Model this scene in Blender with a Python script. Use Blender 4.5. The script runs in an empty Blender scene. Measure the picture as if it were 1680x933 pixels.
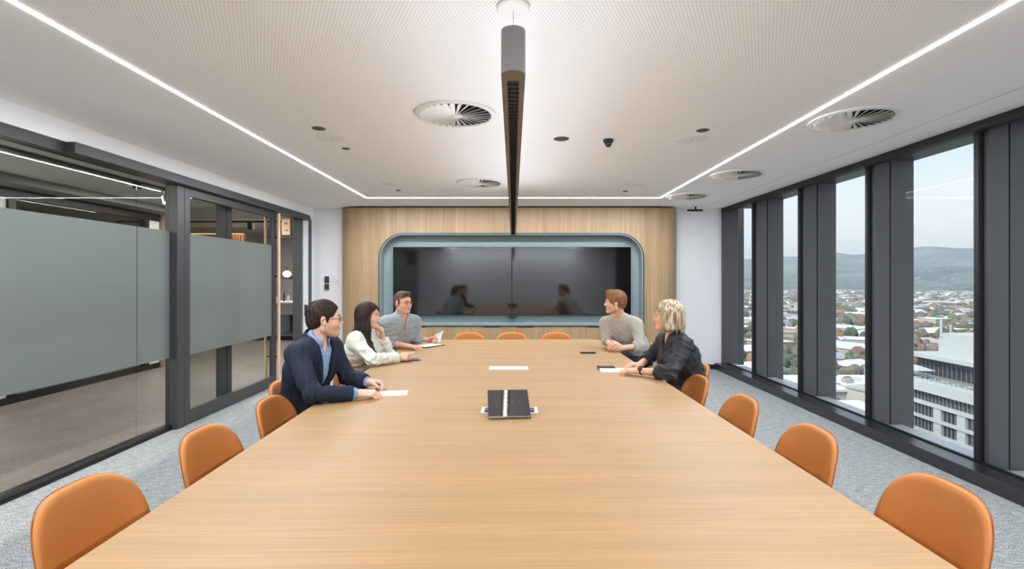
import bpy, bmesh, math, random
import numpy as np
from mathutils import Vector, Matrix, Quaternion
random.seed(7); np.random.seed(7)
SC = bpy.context.scene
COL = SC.collection
R = math.radians
EYE = 1.51; F = 825.0; VPX, VPY = 842.0, 458.0   # camera height, focal length in pixels, vanishing point (1680x933)

# ------------------------------------------------------------------ camera
cam_d = bpy.data.cameras.new('camera'); cam = bpy.data.objects.new('camera', cam_d); COL.objects.link(cam)
cam.location = (0, 0, EYE); cam.rotation_euler = (R(90), 0, 0)
cam_d.sensor_width = 36.0; cam_d.lens = F/1680*36.0
cam_d.shift_x = -(VPX-840)/1680.0; cam_d.shift_y = -(466.5-VPY)/1680.0
cam_d.clip_start = 0.02; cam_d.clip_end = 20000
SC.camera = cam

# ------------------------------------------------------------------ colour management
SC.view_settings.view_transform = 'Standard'; SC.view_settings.look = 'None'
SC.view_settings.gamma = 1.0; SC.view_settings.exposure = 0.46
SC.view_settings.use_curve_mapping = False
cy = SC.cycles
cy.use_denoising = True; cy.max_bounces = 8; cy.diffuse_bounces = 5; cy.glossy_bounces = 4
cy.transmission_bounces = 6; cy.transparent_max_bounces = 16; cy.volume_bounces = 1
cy.sample_clamp_indirect = 4.0; cy.caustics_reflective = False; cy.caustics_refractive = False

def lin(c):
    def f(v):
        v /= 255.0
        return v/12.92 if v <= .04045 else ((v+.055)/1.055)**2.4
    return (f(c[0]), f(c[1]), f(c[2]), 1.0)

# ------------------------------------------------------------------ world: overcast sky with soft clouds
def build_world():
    w = bpy.data.worlds.new('sky'); SC.world = w; w.use_nodes = True
    nt = w.node_tree; N = nt.nodes; L = nt.links; N.clear()
    out = N.new('ShaderNodeOutputWorld'); bg = N.new('ShaderNodeBackground')
    tc = N.new('ShaderNodeTexCoord'); sep = N.new('ShaderNodeSeparateXYZ')
    ramp = N.new('ShaderNodeValToRGB')
    e = ramp.color_ramp.elements
    e[0].position = 0.0; e[0].color = lin((196, 208, 214))
    e[1].position = 1.0; e[1].color = lin((150, 185, 225))
    for p, c in ((.03, (205, 217, 222)), (.09, (226, 235, 239)), (.15, (221, 234, 243)), (.22, (202, 223, 241)), (.45, (178, 206, 236))):
        k = e.new(p); k.color = lin(c)
    L.new(tc.outputs['Generated'], sep.inputs[0]); L.new(sep.outputs['Z'], ramp.inputs[0])
    mp = N.new('ShaderNodeMapping'); mp.inputs['Scale'].default_value = (2.2, 2.2, 9.0)
    nz = N.new('ShaderNodeTexNoise'); nz.inputs['Scale'].default_value = 2.0; nz.inputs['Detail'].default_value = 6
    nz.inputs['Roughness'].default_value = .55
    cr = N.new('ShaderNodeValToRGB'); cr.color_ramp.elements[0].position = .42; cr.color_ramp.elements[1].position = .68
    cr.color_ramp.elements[0].color = (0, 0, 0, 1); cr.color_ramp.elements[1].color = (.75, .75, .75, 1)
    mix = N.new('ShaderNodeMixRGB'); mix.inputs[2].default_value = lin((236, 240, 243))
    L.new(tc.outputs['Generated'], mp.inputs[0]); L.new(mp.outputs[0], nz.inputs[0]); L.new(nz.outputs[0], cr.inputs[0])
    L.new(cr.outputs[0], mix.inputs[0]); L.new(ramp.outputs[0], mix.inputs[1])
    L.new(mix.outputs[0], bg.inputs[0]); bg.inputs[1].default_value = .91
    L.new(bg.outputs[0], out.inputs[0])
build_world()
# soft sun behind thin cloud, from the back left: it lights the city, not the room
sd = bpy.data.lights.new('sun', 'SUN'); sd.energy = 2.3; sd.angle = R(12); sd.color = (1, .97, .93)
so = bpy.data.objects.new('sun', sd); so.rotation_euler = Vector((.62, .30, -.72)).to_track_quat('-Z', 'Y').to_euler(); COL.objects.link(so)

# ------------------------------------------------------------------ the room's lamps, and fill lights added beyond the glass
def area(name, loc, rot, sx, sy, watts, col=(.91, .965, 1.04), spread=180, portal=False):
    d = bpy.data.lights.new(name, 'AREA'); d.shape = 'RECTANGLE'; d.size = sx; d.size_y = sy
    d.energy = watts; d.color = col; d.spread = R(spread)
    if portal: d.cycles.is_portal = True
    o = bpy.data.objects.new(name, d); o.location = loc; o.rotation_euler = rot; COL.objects.link(o); return o
CEIL = 2.70
LED_X, LED_Y0, LED_Y1 = 2.145, -1.2, 7.33
P_STRIP, P_UP = 116, 10
led_l = area('led_strip_light', (-LED_X, (LED_Y0+LED_Y1)/2, CEIL-.0055), (0, 0, 0), .03, LED_Y1-LED_Y0, P_STRIP)
led_r = area('led_strip_light', (LED_X, (LED_Y0+LED_Y1)/2, CEIL-.0055), (0, 0, 0), .03, LED_Y1-LED_Y0, P_STRIP)
led_f = area('led_strip_light', (0, LED_Y1, CEIL-.0055), (0, 0, 0), LED_X*2, .03, P_STRIP*.5)
led_b = area('led_strip_light', (0, LED_Y0, CEIL-.0055), (0, 0, 0), LED_X*2, .03, P_STRIP*.5)
for sg_ in (-1, 1):   # indirect optics on top of the pendant throw light sideways over the ceiling
    area('pendant_uplight', (sg_*.022, 3.93, 2.222), (0, R(180-sg_*66), 0), .03, 5.0, P_UP, (.89, .96, 1.07), 170)
for i in range(2):
    area('corridor_fill', (-4.9, 2.5+5*i, 2.705), (0, 0, 0), .3, 3.0, 95, (1, .95, .9))  # added to brighten the corridor, no fitting stands here
area('lounge_fill', (-6.5, 13.2, 2.9), (0, 0, 0), 3, 2, 90, (1, .95, .9))  # added fill over the lounge, without a fitting of its own
area('window_portal', (4.06, 3.6, 1.4), (0, R(90), 0), 2.7, 10.4, 1, portal=True)

# ------------------------------------------------------------------ helpers
def tag(o, label=None, cat=None, group=None, kind=None):
    if label: o['label'] = label
    if cat: o['category'] = cat
    if group: o['group'] = group
    if kind: o['kind'] = kind
    return o
def empty(name, loc=(0, 0, 0), rz=0, label=None, cat=None, group=None, kind=None, parent=None):
    o = bpy.data.objects.new(name, None); COL.objects.link(o); o.location = loc; o.rotation_euler = (0, 0, rz)
    o.empty_display_size = .1
    if parent: adopt(o, parent)
    return tag(o, label, cat, group, kind)
def wmat(o):
    m = o.matrix_basis.copy()
    return wmat(o.parent) @ o.matrix_parent_inverse @ m if o.parent else m
def adopt(o, parent):
    o.parent = parent; o.matrix_parent_inverse = wmat(parent).inverted()
def obj(name, data, mat=None, parent=None, local=False, smooth=False, **kw):
    if isinstance(data, bmesh.types.BMesh):
        me = bpy.data.meshes.new(name); bmesh.ops.recalc_face_normals(data, faces=data.faces[:]); data.to_mesh(me); data.free()
    else: me = data
    if mat and not me.materials: me.materials.append(mat)
    if smooth: me.shade_smooth()
    o = bpy.data.objects.new(name, me); COL.objects.link(o)
    if parent:
        if local: o.parent = parent
        else: adopt(o, parent)
    return tag(o, **kw)
def soft(o, angle=35):
    m = o.data
    m.shade_smooth()
    try: m.set_sharp_from_angle(angle=R(angle))
    except Exception: pass
    return o
def nb(): return bmesh.new()
def box(bm, x0, x1, y0, y1, z0, z1, bev=0.0, seg=2, M=None):
    r = bmesh.ops.create_cube(bm, size=1.0); vs = r['verts']
    for v in vs: v.co = Vector(((x0+x1)/2+v.co.x*(x1-x0), (y0+y1)/2+v.co.y*(y1-y0), (z0+z1)/2+v.co.z*(z1-z0)))
    if bev > 0:
        es = list({e for v in vs for e in v.link_edges})
        g = bmesh.ops.bevel(bm, geom=es, offset=bev, segments=seg, profile=.5, affect='EDGES', clamp_overlap=True)
        vs = list({v for f in g['faces'] for v in f.verts} | {v for v in vs if v.is_valid})
    if M is not None:
        for v in vs: v.co = M @ v.co
    return bm
def cyl(bm, p0, p1, r0, r1=None, n=20, cap=True):
    p0, p1 = Vector(p0), Vector(p1); d = p1-p0; r1 = r0 if r1 is None else r1
    M = Matrix.Translation((p0+p1)/2) @ d.to_track_quat('Z', 'Y').to_matrix().to_4x4()
    bmesh.ops.create_cone(bm, cap_ends=cap, segments=n, radius1=r0, radius2=r1, depth=d.length, matrix=M); return bm
def lathe(bm, prof, n=32, M=None):
    rings = []
    for (r, z) in prof:
        rings.append([bm.verts.new((max(r, 1e-4)*math.cos(2*math.pi*i/n), max(r, 1e-4)*math.sin(2*math.pi*i/n), z)) for i in range(n)])
    for a, b in zip(rings, rings[1:]):
        for i in range(n): bm.faces.new((a[i], a[(i+1) % n], b[(i+1) % n], b[i]))
    bm.faces.new(rings[0][::-1]); bm.faces.new(rings[-1])
    if M is not None:
        for ring in rings:
            for v in ring: v.co = M @ v.co
    return bm
def prism(bm, pts, z0, z1, M=None):
    a = [bm.verts.new((x, y, z0)) for x, y in pts]; b = [bm.verts.new((x, y, z1)) for x, y in pts]; n = len(pts)
    bm.faces.new(a[::-1]); bm.faces.new(b)
    for i in range(n): bm.faces.new((a[i], a[(i+1) % n], b[(i+1) % n], b[i]))
    if M is not None:
        for v in a+b: v.co = M @ v.co
    return bm
def tube(bm, pts, rad, n=6):
    pts = [Vector(p) for p in pts]; rings = []; m = len(pts)
    if not hasattr(rad, '__len__'): rad = [rad]*m
    for i, p in enumerate(pts):
        t = (pts[min(i+1, m-1)]-pts[max(i-1, 0)]).normalized()
        a = t.cross(Vector((0, 0, 1)) if abs(t.z) < .9 else Vector((1, 0, 0))).normalized(); b = t.cross(a)
        if rings and (a.dot(pa) < 0): a, b = -a, -b
        pa = a
        rings.append([bm.verts.new(p+(a*math.cos(2*math.pi*k/n)+b*math.sin(2*math.pi*k/n))*rad[i]) for k in range(n)])
    for r0, r1 in zip(rings, rings[1:]):
        for k in range(n): bm.faces.new((r0[k], r0[(k+1) % n], r1[(k+1) % n], r1[k]))
    bm.faces.new(rings[0][::-1]); bm.faces.new(rings[-1]); return bm
def copy_tree(o, parent=None):
    c = o.copy(); COL.objects.link(c)
    if parent is not None: c.parent = parent
    for ch in list(o.children): copy_tree(ch, c)
    return c
def quick(name, x0, x1, y0, y1, z0, z1, mat, parent=None, bev=0.0, **kw):
    return obj(name, box(nb(), x0, x1, y0, y1, z0, z1, bev), mat, parent, **kw)

# ------------------------------------------------------------------ materials
def newmat(name):
    m = bpy.data.materials.new(name); m.use_nodes = True
    nt = m.node_tree; return m, nt, nt.nodes, nt.links, nt.nodes['Principled BSDF']
def mat(name, col, rough=.5, metal=0, spec=.5, bump=0, bscale=200, vary=0, vscale=8, coat=0, sss=0, sheen=0, stretch=None):
    m, nt, N, L, b = newmat(name)
    c = lin(col) if max(col) > 1.001 else (*col, 1)
    b.inputs['Base Color'].default_value = c; b.inputs['Roughness'].default_value = rough
    b.inputs['Metallic'].default_value = metal; b.inputs['Specular IOR Level'].default_value = spec
    if coat: b.inputs['Coat Weight'].default_value = coat; b.inputs['Coat Roughness'].default_value = .08
    if sss: b.inputs['Subsurface Weight'].default_value = sss; b.inputs['Subsurface Radius'].default_value = (.012, .005, .003); b.inputs['Subsurface Scale'].default_value = 1.0
    if sheen: b.inputs['Sheen Weight'].default_value = sheen
    tc = N.new('ShaderNodeTexCoord'); src = tc.outputs['Object']
    if stretch:
        mp = N.new('ShaderNodeMapping'); mp.inputs['Scale'].default_value = stretch; L.new(src, mp.inputs[0]); src = mp.outputs[0]
    if vary:
        n = N.new('ShaderNodeTexNoise'); n.inputs['Scale'].default_value = vscale; n.inputs['Detail'].default_value = 4
        L.new(src, n.inputs[0])
        mr = N.new('ShaderNodeMapRange'); mr.inputs['To Min'].default_value = 1-vary; mr.inputs['To Max'].default_value = 1+vary
        mr.inputs['From Min'].default_value = .25; mr.inputs['From Max'].default_value = .75
        L.new(n.outputs[0], mr.inputs[0])
        mx = N.new('ShaderNodeMixRGB'); mx.blend_type = 'MULTIPLY'; mx.inputs[0].default_value = 1; mx.inputs[1].default_value = c
        L.new(mr.outputs[0], mx.inputs[2]); L.new(mx.outputs[0], b.inputs['Base Color'])
    if bump:
        n = N.new('ShaderNodeTexNoise'); n.inputs['Scale'].default_value = bscale; n.inputs['Detail'].default_value = 3
        L.new(src, n.inputs[0])
        bp = N.new('ShaderNodeBump'); bp.inputs['Strength'].default_value = bump; bp.inputs['Distance'].default_value = .002
        L.new(n.outputs[0], bp.inputs['Height']); L.new(bp.outputs[0], b.inputs['Normal'])
    return m
def emis(name, col, s):
    m = bpy.data.materials.new(name); m.use_nodes = True; N = m.node_tree.nodes; L = m.node_tree.links; N.clear()
    e = N.new('ShaderNodeEmission'); e.inputs[0].default_value = (*col, 1); e.inputs[1].default_value = s
    o = N.new('ShaderNodeOutputMaterial'); L.new(e.outputs[0], o.inputs[0]); return m
def glass(name, tint=(.93, .96, .95), refl=1.0):
    m = bpy.data.materials.new(name); m.use_nodes = True; N = m.node_tree.nodes; L = m.node_tree.links; N.clear()
    t = N.new('ShaderNodeBsdfTransparent'); t.inputs[0].default_value = (*tint, 1)
    g = N.new('ShaderNodeBsdfGlossy'); g.inputs['Roughness'].default_value = .0
    fr = N.new('ShaderNodeFresnel'); fr.inputs[0].default_value = 1.45
    mu = N.new('ShaderNodeMath'); mu.operation = 'MULTIPLY'; mu.inputs[1].default_value = refl; L.new(fr.outputs[0], mu.inputs[0])
    geo = N.new('ShaderNodeNewGeometry'); inv = N.new('ShaderNodeMath'); inv.operation = 'SUBTRACT'; inv.inputs[0].default_value = 1.0; L.new(geo.outputs['Backfacing'], inv.inputs[1])
    m2 = N.new('ShaderNodeMath'); m2.operation = 'MULTIPLY'; L.new(mu.outputs[0], m2.inputs[0]); L.new(inv.outputs[0], m2.inputs[1]); mu = m2
    mx = N.new('ShaderNodeMixShader'); L.new(mu.outputs[0], mx.inputs[0]); L.new(t.outputs[0], mx.inputs[1]); L.new(g.outputs[0], mx.inputs[2])
    o = N.new('ShaderNodeOutputMaterial'); L.new(mx.outputs[0], o.inputs[0]); return m
def wood(name, c1, c2, grain_axis, fine=90, rough=.4, strip=0, strip_amt=.12, coat=0.0):
    m, nt, N, L, b = newmat(name)
    tc = N.new('ShaderNodeTexCoord'); mp = N.new('ShaderNodeMapping')
    s = [fine, fine, fine]; s['xyz'.index(grain_axis)] = fine*.016
    mp.inputs['Scale'].default_value = s; L.new(tc.outputs['Object'], mp.inputs[0])
    n = N.new('ShaderNodeTexNoise'); n.inputs['Scale'].default_value = 1; n.inputs['Detail'].default_value = 5; n.inputs['Roughness'].default_value = .62
    n.inputs['Distortion'].default_value = .15
    L.new(mp.outputs[0], n.inputs[0])
    r = N.new('ShaderNodeValToRGB'); r.color_ramp.elements[0].position = .3; r.color_ramp.elements[1].position = .68
    r.color_ramp.elements[0].color = lin(c1); r.color_ramp.elements[1].color = lin(c2)
    L.new(n.outputs[0], r.inputs[0]); res = r.outputs[0]
    mp2 = N.new('ShaderNodeMapping'); s2 = [9, 9, 9]; s2['xyz'.index(grain_axis)] = .35; mp2.inputs['Scale'].default_value = s2
    L.new(tc.outputs['Object'], mp2.inputs[0])
    n2 = N.new('ShaderNodeTexNoise'); n2.inputs['Scale'].default_value = 1; n2.inputs['Detail'].default_value = 2; L.new(mp2.outputs[0], n2.inputs[0])
    mr = N.new('ShaderNodeMapRange'); mr.inputs['From Min'].default_value = .3; mr.inputs['From Max'].default_value = .7
    mr.inputs['To Min'].default_value = .93; mr.inputs['To Max'].default_value = 1.05; L.new(n2.outputs[0], mr.inputs[0])
    mx = N.new('ShaderNodeMixRGB'); mx.blend_type = 'MULTIPLY'; mx.inputs[0].default_value = 1; L.new(res, mx.inputs[1]); L.new(mr.outputs[0], mx.inputs[2]); res = mx.outputs[0]
    if strip:
        sep = N.new('ShaderNodeSeparateXYZ'); L.new(tc.outputs['Object'], sep.inputs[0])
        d = N.new('ShaderNodeMath'); d.operation = 'DIVIDE'; d.inputs[1].default_value = strip; L.new(sep.outputs['X'], d.inputs[0])
        fl = N.new('ShaderNodeMath'); fl.operation = 'FLOOR'; L.new(d.outputs[0], fl.inputs[0])
        wn = N.new('ShaderNodeTexWhiteNoise'); wn.noise_dimensions = '1D'; L.new(fl.outputs[0], wn.inputs['W'])
        mr2 = N.new('ShaderNodeMapRange'); mr2.inputs['To Min'].default_value = 1-strip_amt; mr2.inputs['To Max'].default_value = 1+strip_amt*.5; L.new(wn.outputs[0], mr2.inputs[0])
        mx2 = N.new('ShaderNodeMixRGB'); mx2.blend_type = 'MULTIPLY'; mx2.inputs[0].default_value = 1; L.new(res, mx2.inputs[1]); L.new(mr2.outputs[0], mx2.inputs[2]); res = mx2.outputs[0]
    L.new(res, b.inputs['Base Color']); b.inputs['Roughness'].default_value = rough
    if coat: b.inputs['Coat Weight'].default_value = coat; b.inputs['Coat Roughness'].default_value = .25
    bp = N.new('ShaderNodeBump'); bp.inputs['Strength'].default_value = .08; bp.inputs['Distance'].default_value = .001
    L.new(n.outputs[0], bp.inputs['Height']); L.new(bp.outputs[0], b.inputs['Normal'])
    return m

M = {}
M['plaster'] = mat('white_plaster', (246, 246, 246), .75, bump=.05, bscale=60)
M['wall'] = mat('white_wall_paint', (232, 233, 233), .7, bump=.05, bscale=80)
M['white'] = mat('white_metal', (228, 227, 224), .4)
M['black'] = mat('black_aluminium', (34, 33, 35), .28, spec=.8, vary=.06, vscale=3)
M['blackmat'] = mat('matt_black', (20, 20, 21), .5)
M['fin'] = mat('charcoal_cladding', (82, 81, 83), .45, vary=.04, vscale=2)
M['charcoal'] = mat('charcoal_frame', (60, 60, 62), .4, vary=.05, vscale=2)
M['leather'] = mat('tan_leather', (190, 118, 56), .5, spec=.35, bump=.12, bscale=500, vary=.05, vscale=6)
M['seam'] = mat('leather_stitching', (150, 92, 48), .6)
M['tabletop'] = wood('oak_veneer', (158, 122, 79), (177, 141, 96), 'x', 150, .5)
M['wallwood'] = wood('oak_wall_veneer', (148, 120, 86), (178, 150, 114), 'z', 75, .45, strip=.118, strip_amt=.12)
M['handlewood'] = wood('blond_wood', (206, 168, 130), (222, 186, 150), 'z', 90, .45)
M['blue'] = mat('sage_blue_lacquer', (126, 142, 143), .5, vary=.02, vscale=2)
M['screen'] = mat('black_display_glass', (10, 10, 11), .06, spec=.9, coat=.3)
M['steel'] = mat('brushed_steel', (150, 150, 150), .3, metal=1)
M['paper'] = mat('white_paper', (240, 240, 238), .7)
M['louvre'] = mat('dark_reflector', (40, 38, 38), .18, metal=.8)
M['pendant'] = mat('bronze_grey_pendant', (116, 112, 108), .42, metal=.3)
M['glass'] = glass('clear_window_glass', (.972, .975, .976), .2)
M['pglass'] = glass('clear_partition_glass', (.86, .88, .87), .55)
M['led'] = emis('led_diffuser', (.96, .98, 1), 16)
M['ledspot'] = emis('led_point', (1, .93, .86), 90)
M['globe'] = emis('opal_globe', (1, .86, .66), 2.4)
M['glow'] = emis('warm_led_tape', (1, .50, .22), 3)
M['concrete'] = mat('concrete', (120, 118, 115), .8, vary=.12, vscale=3, bump=.3, bscale=30)
M['dimceil'] = mat('grey_ceiling_paint', (196, 199, 196), .8)
def m_carpet():
    m, nt, N, L, b = newmat('grey_loop_carpet')
    tc = N.new('ShaderNodeTexCoord')
    n1 = N.new('ShaderNodeTexNoise'); n1.inputs['Scale'].default_value = 150; n1.inputs['Detail'].default_value = 3
    mp = N.new('ShaderNodeMapping'); mp.inputs['Scale'].default_value = (1, 6, 1); L.new(tc.outputs['Object'], mp.inputs[0])
    n2 = N.new('ShaderNodeTexNoise'); n2.inputs['Scale'].default_value = 14; n2.inputs['Detail'].default_value = 6
    L.new(tc.outputs['Object'], n1.inputs[0]); L.new(mp.outputs[0], n2.inputs[0])
    ad = N.new('ShaderNodeMath'); ad.operation = 'ADD'; L.new(n1.outputs[0], ad.inputs[0])
    mu = N.new('ShaderNodeMath'); mu.operation = 'MULTIPLY'; mu.inputs[1].default_value = .45; L.new(n2.outputs[0], mu.inputs[0]); L.new(mu.outputs[0], ad.inputs[1])
    r = N.new('ShaderNodeValToRGB'); e = r.color_ramp.elements
    e[0].position = .55; e[0].color = lin((88, 90, 92)); e[1].position = .9; e[1].color = lin((194, 194, 191))
    k = e.new(.72); k.color = lin((144, 147, 146))
    L.new(ad.outputs[0], r.inputs[0]); L.new(r.outputs[0], b.inputs['Base Color']); b.inputs['Roughness'].default_value = .95
    b.inputs['Specular IOR Level'].default_value = .1
    bp = N.new('ShaderNodeBump'); bp.inputs['Strength'].default_value = .6; bp.inputs['Distance'].default_value = .004
    L.new(n1.outputs[0], bp.inputs['Height']); L.new(bp.outputs[0], b.inputs['Normal']); return m
M['carpet'] = m_carpet()
def m_terrazzo():
    m, nt, N, L, b = newmat('brown_terrazzo')
    tc = N.new('ShaderNodeTexCoord')
    v = N.new('ShaderNodeTexVoronoi'); v.inputs['Scale'].default_value = 62; L.new(tc.outputs['Object'], v.inputs[0])
    n = N.new('ShaderNodeTexNoise'); n.inputs['Scale'].default_value = 3; n.inputs['Detail'].default_value = 5; L.new(tc.outputs['Object'], n.inputs[0])
    r = N.new('ShaderNodeValToRGB'); r.color_ramp.elements[0].color = lin((98, 88, 82)); r.color_ramp.elements[1].color = lin((136, 128, 121))
    r.color_ramp.elements[0].position = .2; r.color_ramp.elements[1].position = .8
    ad = N.new('ShaderNodeMixRGB'); ad.inputs[0].default_value = .55; L.new(v.outputs['Color'], ad.inputs[1]); L.new(n.outputs[0], ad.inputs[2])
    bw = N.new('ShaderNodeRGBToBW'); L.new(ad.outputs[0], bw.inputs[0]); L.new(bw.outputs[0], r.inputs[0]); L.new(r.outputs[0], b.inputs['Base Color'])
    b.inputs['Roughness'].default_value = .45; return m
M['terrazzo'] = m_terrazzo()
def m_perf():
    m, nt, N, L, b = newmat('perforated_plasterboard')
    tc = N.new('ShaderNodeTexCoord'); sep = N.new('ShaderNodeSeparateXYZ'); L.new(tc.outputs['Object'], sep.inputs[0])
    outs = []
    dy = N.new('ShaderNodeMath'); dy.operation = 'DIVIDE'; dy.inputs[1].default_value = .0176; L.new(sep.outputs['Y'], dy.inputs[0])
    fy = N.new('ShaderNodeMath'); fy.operation = 'FLOOR'; L.new(dy.outputs[0], fy.inputs[0])
    hy = N.new('ShaderNodeMath'); hy.operation = 'MULTIPLY'; hy.inputs[1].default_value = .5; L.new(fy.outputs[0], hy.inputs[0])
    dx = N.new('ShaderNodeMath'); dx.operation = 'DIVIDE'; dx.inputs[1].default_value = .0176; L.new(sep.outputs['X'], dx.inputs[0])
    dx2 = N.new('ShaderNodeMath'); dx2.operation = 'ADD'; L.new(dx.outputs[0], dx2.inputs[0]); L.new(hy.outputs[0], dx2.inputs[1])
    for d in (dx2, dy):
        f = N.new('ShaderNodeMath'); f.operation = 'FRACT'; L.new(d.outputs[0], f.inputs[0])
        s = N.new('ShaderNodeMath'); s.operation = 'SUBTRACT'; s.inputs[1].default_value = .5; L.new(f.outputs[0], s.inputs[0])
        p = N.new('ShaderNodeMath'); p.operation = 'MULTIPLY'; L.new(s.outputs[0], p.inputs[0]); L.new(s.outputs[0], p.inputs[1]); outs.append(p)
    ad = N.new('ShaderNodeMath'); ad.operation = 'ADD'; L.new(outs[0].outputs[0], ad.inputs[0]); L.new(outs[1].outputs[0], ad.inputs[1])
    mr = N.new('ShaderNodeMapRange'); mr.inputs['From Min'].default_value = .045; mr.inputs['From Max'].default_value = .065; L.new(ad.outputs[0], mr.inputs[0])
    mx = N.new('ShaderNodeMixRGB'); mx.inputs[1].default_value = lin((214, 213, 212)); mx.inputs[2].default_value = lin((248, 248, 247)); L.new(mr.outputs[0], mx.inputs[0])
    L.new(mx.outputs[0], b.inputs['Base Color']); b.inputs['Roughness'].default_value = .8
    bp = N.new('ShaderNodeBump'); bp.inputs['Distance'].default_value = .002; bp.inputs['Strength'].default_value = .4
    L.new(mr.outputs[0], bp.inputs['Height']); L.new(bp.outputs[0], b.inputs['Normal']); return m
M['perf'] = m_perf()
def m_frost():
    m = bpy.data.materials.new('frosted_film'); m.use_nodes = True; N = m.node_tree.nodes; L = m.node_tree.links; N.clear()
    d = N.new('ShaderNodeBsdfDiffuse'); d.inputs[0].default_value = lin((140, 146, 144))
    t = N.new('ShaderNodeBsdfTranslucent'); t.inputs[0].default_value = lin((140, 146, 144))
    g = N.new('ShaderNodeBsdfGlossy'); g.inputs[0].default_value = (.8, .8, .8, 1); g.inputs['Roughness'].default_value = .35
    tr = N.new('ShaderNodeBsdfTransparent'); tr.inputs[0].default_value = (.9, .92, .91, 1)
    a = N.new('ShaderNodeMixShader'); a.inputs[0].default_value = .45; L.new(d.outputs[0], a.inputs[1]); L.new(t.outputs[0], a.inputs[2])
    c = N.new('ShaderNodeMixShader'); c.inputs[0].default_value = .06; L.new(a.outputs[0], c.inputs[1]); L.new(g.outputs[0], c.inputs[2])
    e = N.new('ShaderNodeMixShader'); e.inputs[0].default_value = .08; L.new(c.outputs[0], e.inputs[1]); L.new(tr.outputs[0], e.inputs[2])
    o = N.new('ShaderNodeOutputMaterial'); L.new(e.outputs[0], o.inputs[0]); return m
M['frost'] = m_frost()
# ================================================================== the room shell
YB = 8.46; YR = -1.6; XL, XR = -3.36, 3.5
floor = quick('floor', -3.46, 3.6, YR, YB, -.10, 0, M['carpet'], kind='structure')
ceil = empty('ceiling', (0, 3, CEIL), kind='structure')
g = .0115
quick('perforated_panel', -LED_X+g, LED_X-g, LED_Y0+g, LED_Y1-g, CEIL, CEIL+.05, M['perf'], ceil)
bm = nb()
box(bm, -3.56, -LED_X-g, YR, YB, CEIL, CEIL+.05); box(bm, LED_X+g, 3.155, YR, YB, CEIL, CEIL+.05)
box(bm, -LED_X-g, LED_X+g, LED_Y1+g, YB, CEIL, CEIL+.05); box(bm, -LED_X-g, LED_X+g, YR, LED_Y0-g, CEIL, CEIL+.05)
obj('plaster_border', bm, M['plaster'], ceil)
quick('window_soffit', 3.168, 3.62, YR, YB, CEIL, CEIL+.05, M['plaster'], ceil)
bm = nb(); box(bm, -3.56, 4.02, YR, YB, CEIL+.06, CEIL+.2)
obj('slab', bm, M['blackmat'], ceil)
# recessed light line around the perforated field
led = empty('ceiling_light_line', (0, 3, CEIL), label='white recessed light line framing the perforated ceiling field', cat='light')
for (a, b_, c, d) in ((-LED_X-g, -LED_X+g, LED_Y0-g, LED_Y1+g), (LED_X-g, LED_X+g, LED_Y0-g, LED_Y1+g),
                      (-LED_X+g, LED_X-g, LED_Y1-g, LED_Y1+g), (-LED_X+g, LED_X-g, LED_Y0-g, LED_Y0+g)):
    quick('diffuser', a, b_, c, d, CEIL-.004, CEIL+.02, M['led'], led)
# walls
quick('wall_back', -3.56, 3.77, YB, YB+.12, -.1, CEIL+.06, M['wall'], kind='structure')
quick('wall_rear', -3.9, 4.1, YR-.12, YR, -.1, CEIL+.06, M['wall'], kind='structure')
wl = empty('wall_left', (-3.45, 3, 0), kind='structure')
quick('bulkhead', -3.56, XL, YR, YB, 2.545, CEIL, M['plaster'], wl)
quick('head_beam', -3.50, -3.385, YR, YB, 2.465, 2.545, M['charcoal'], wl)
quick('sill_rail', -3.50, -3.44, YR, 5.06, 0, .055, M['black'], wl)
quick('sill_rail', -3.475, -3.425, YR, 5.06, 0, .02, M['blackmat'], wl)
quick('post', -3.50, -3.375, 5.055, 5.165, 0, 2.465, M['charcoal'], wl, .004)
quick('post', -3.56, -3.49, 6.02, 6.12, 0, 2.465, M['charcoal'], wl, .004)
quick('post', -3.56, -3.49, 6.14, 6.24, 0, 2.465, M['charcoal'], wl, .004)
quick('jamb', -3.50, -3.375, 7.98, 8.06, 0, 2.465, M['charcoal'], wl, .004)
quick('jamb', -3.50, -3.39, 8.065, 8.10, 0, 2.465, M['charcoal'], wl, .004)
quick('wall_strip', -3.54, -3.375, 8.10, 8.285, 0, 2.545, M['wall'], wl)
quick('end_trim', -3.5, -3.365, 8.285, 8.40, 0, 2.50, M['black'], wl, .003)
quick('wall_strip', -3.5, -3.38, 8.40, YB, 0, 2.545, M['wall'], wl)
# fixed panes in the left wall
wn = 0
for (a, b_) in ((-1.6, .45), (.455, 2.3), (2.305, 4.615), (4.62, 5.055)):
    wn += 1
    w = empty('window_%d' % wn, (-3.46, (a+b_)/2, 0), kind='structure')
    quick('pane', -3.468, -3.456, a+.002, b_-.002, .055, 2.465, M['pglass'], w)
    quick('frosted_film', -3.455, -3.4535, a+.002, b_-.002, .72, 1.995, M['frost'], w)
wn += 1
w = empty('window_%d' % wn, (-3.53, 5.7, 0), kind='structure')
quick('pane', -3.53, -3.52, 5.17, 6.02, .02, 2.465, M['pglass'], w)
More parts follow.
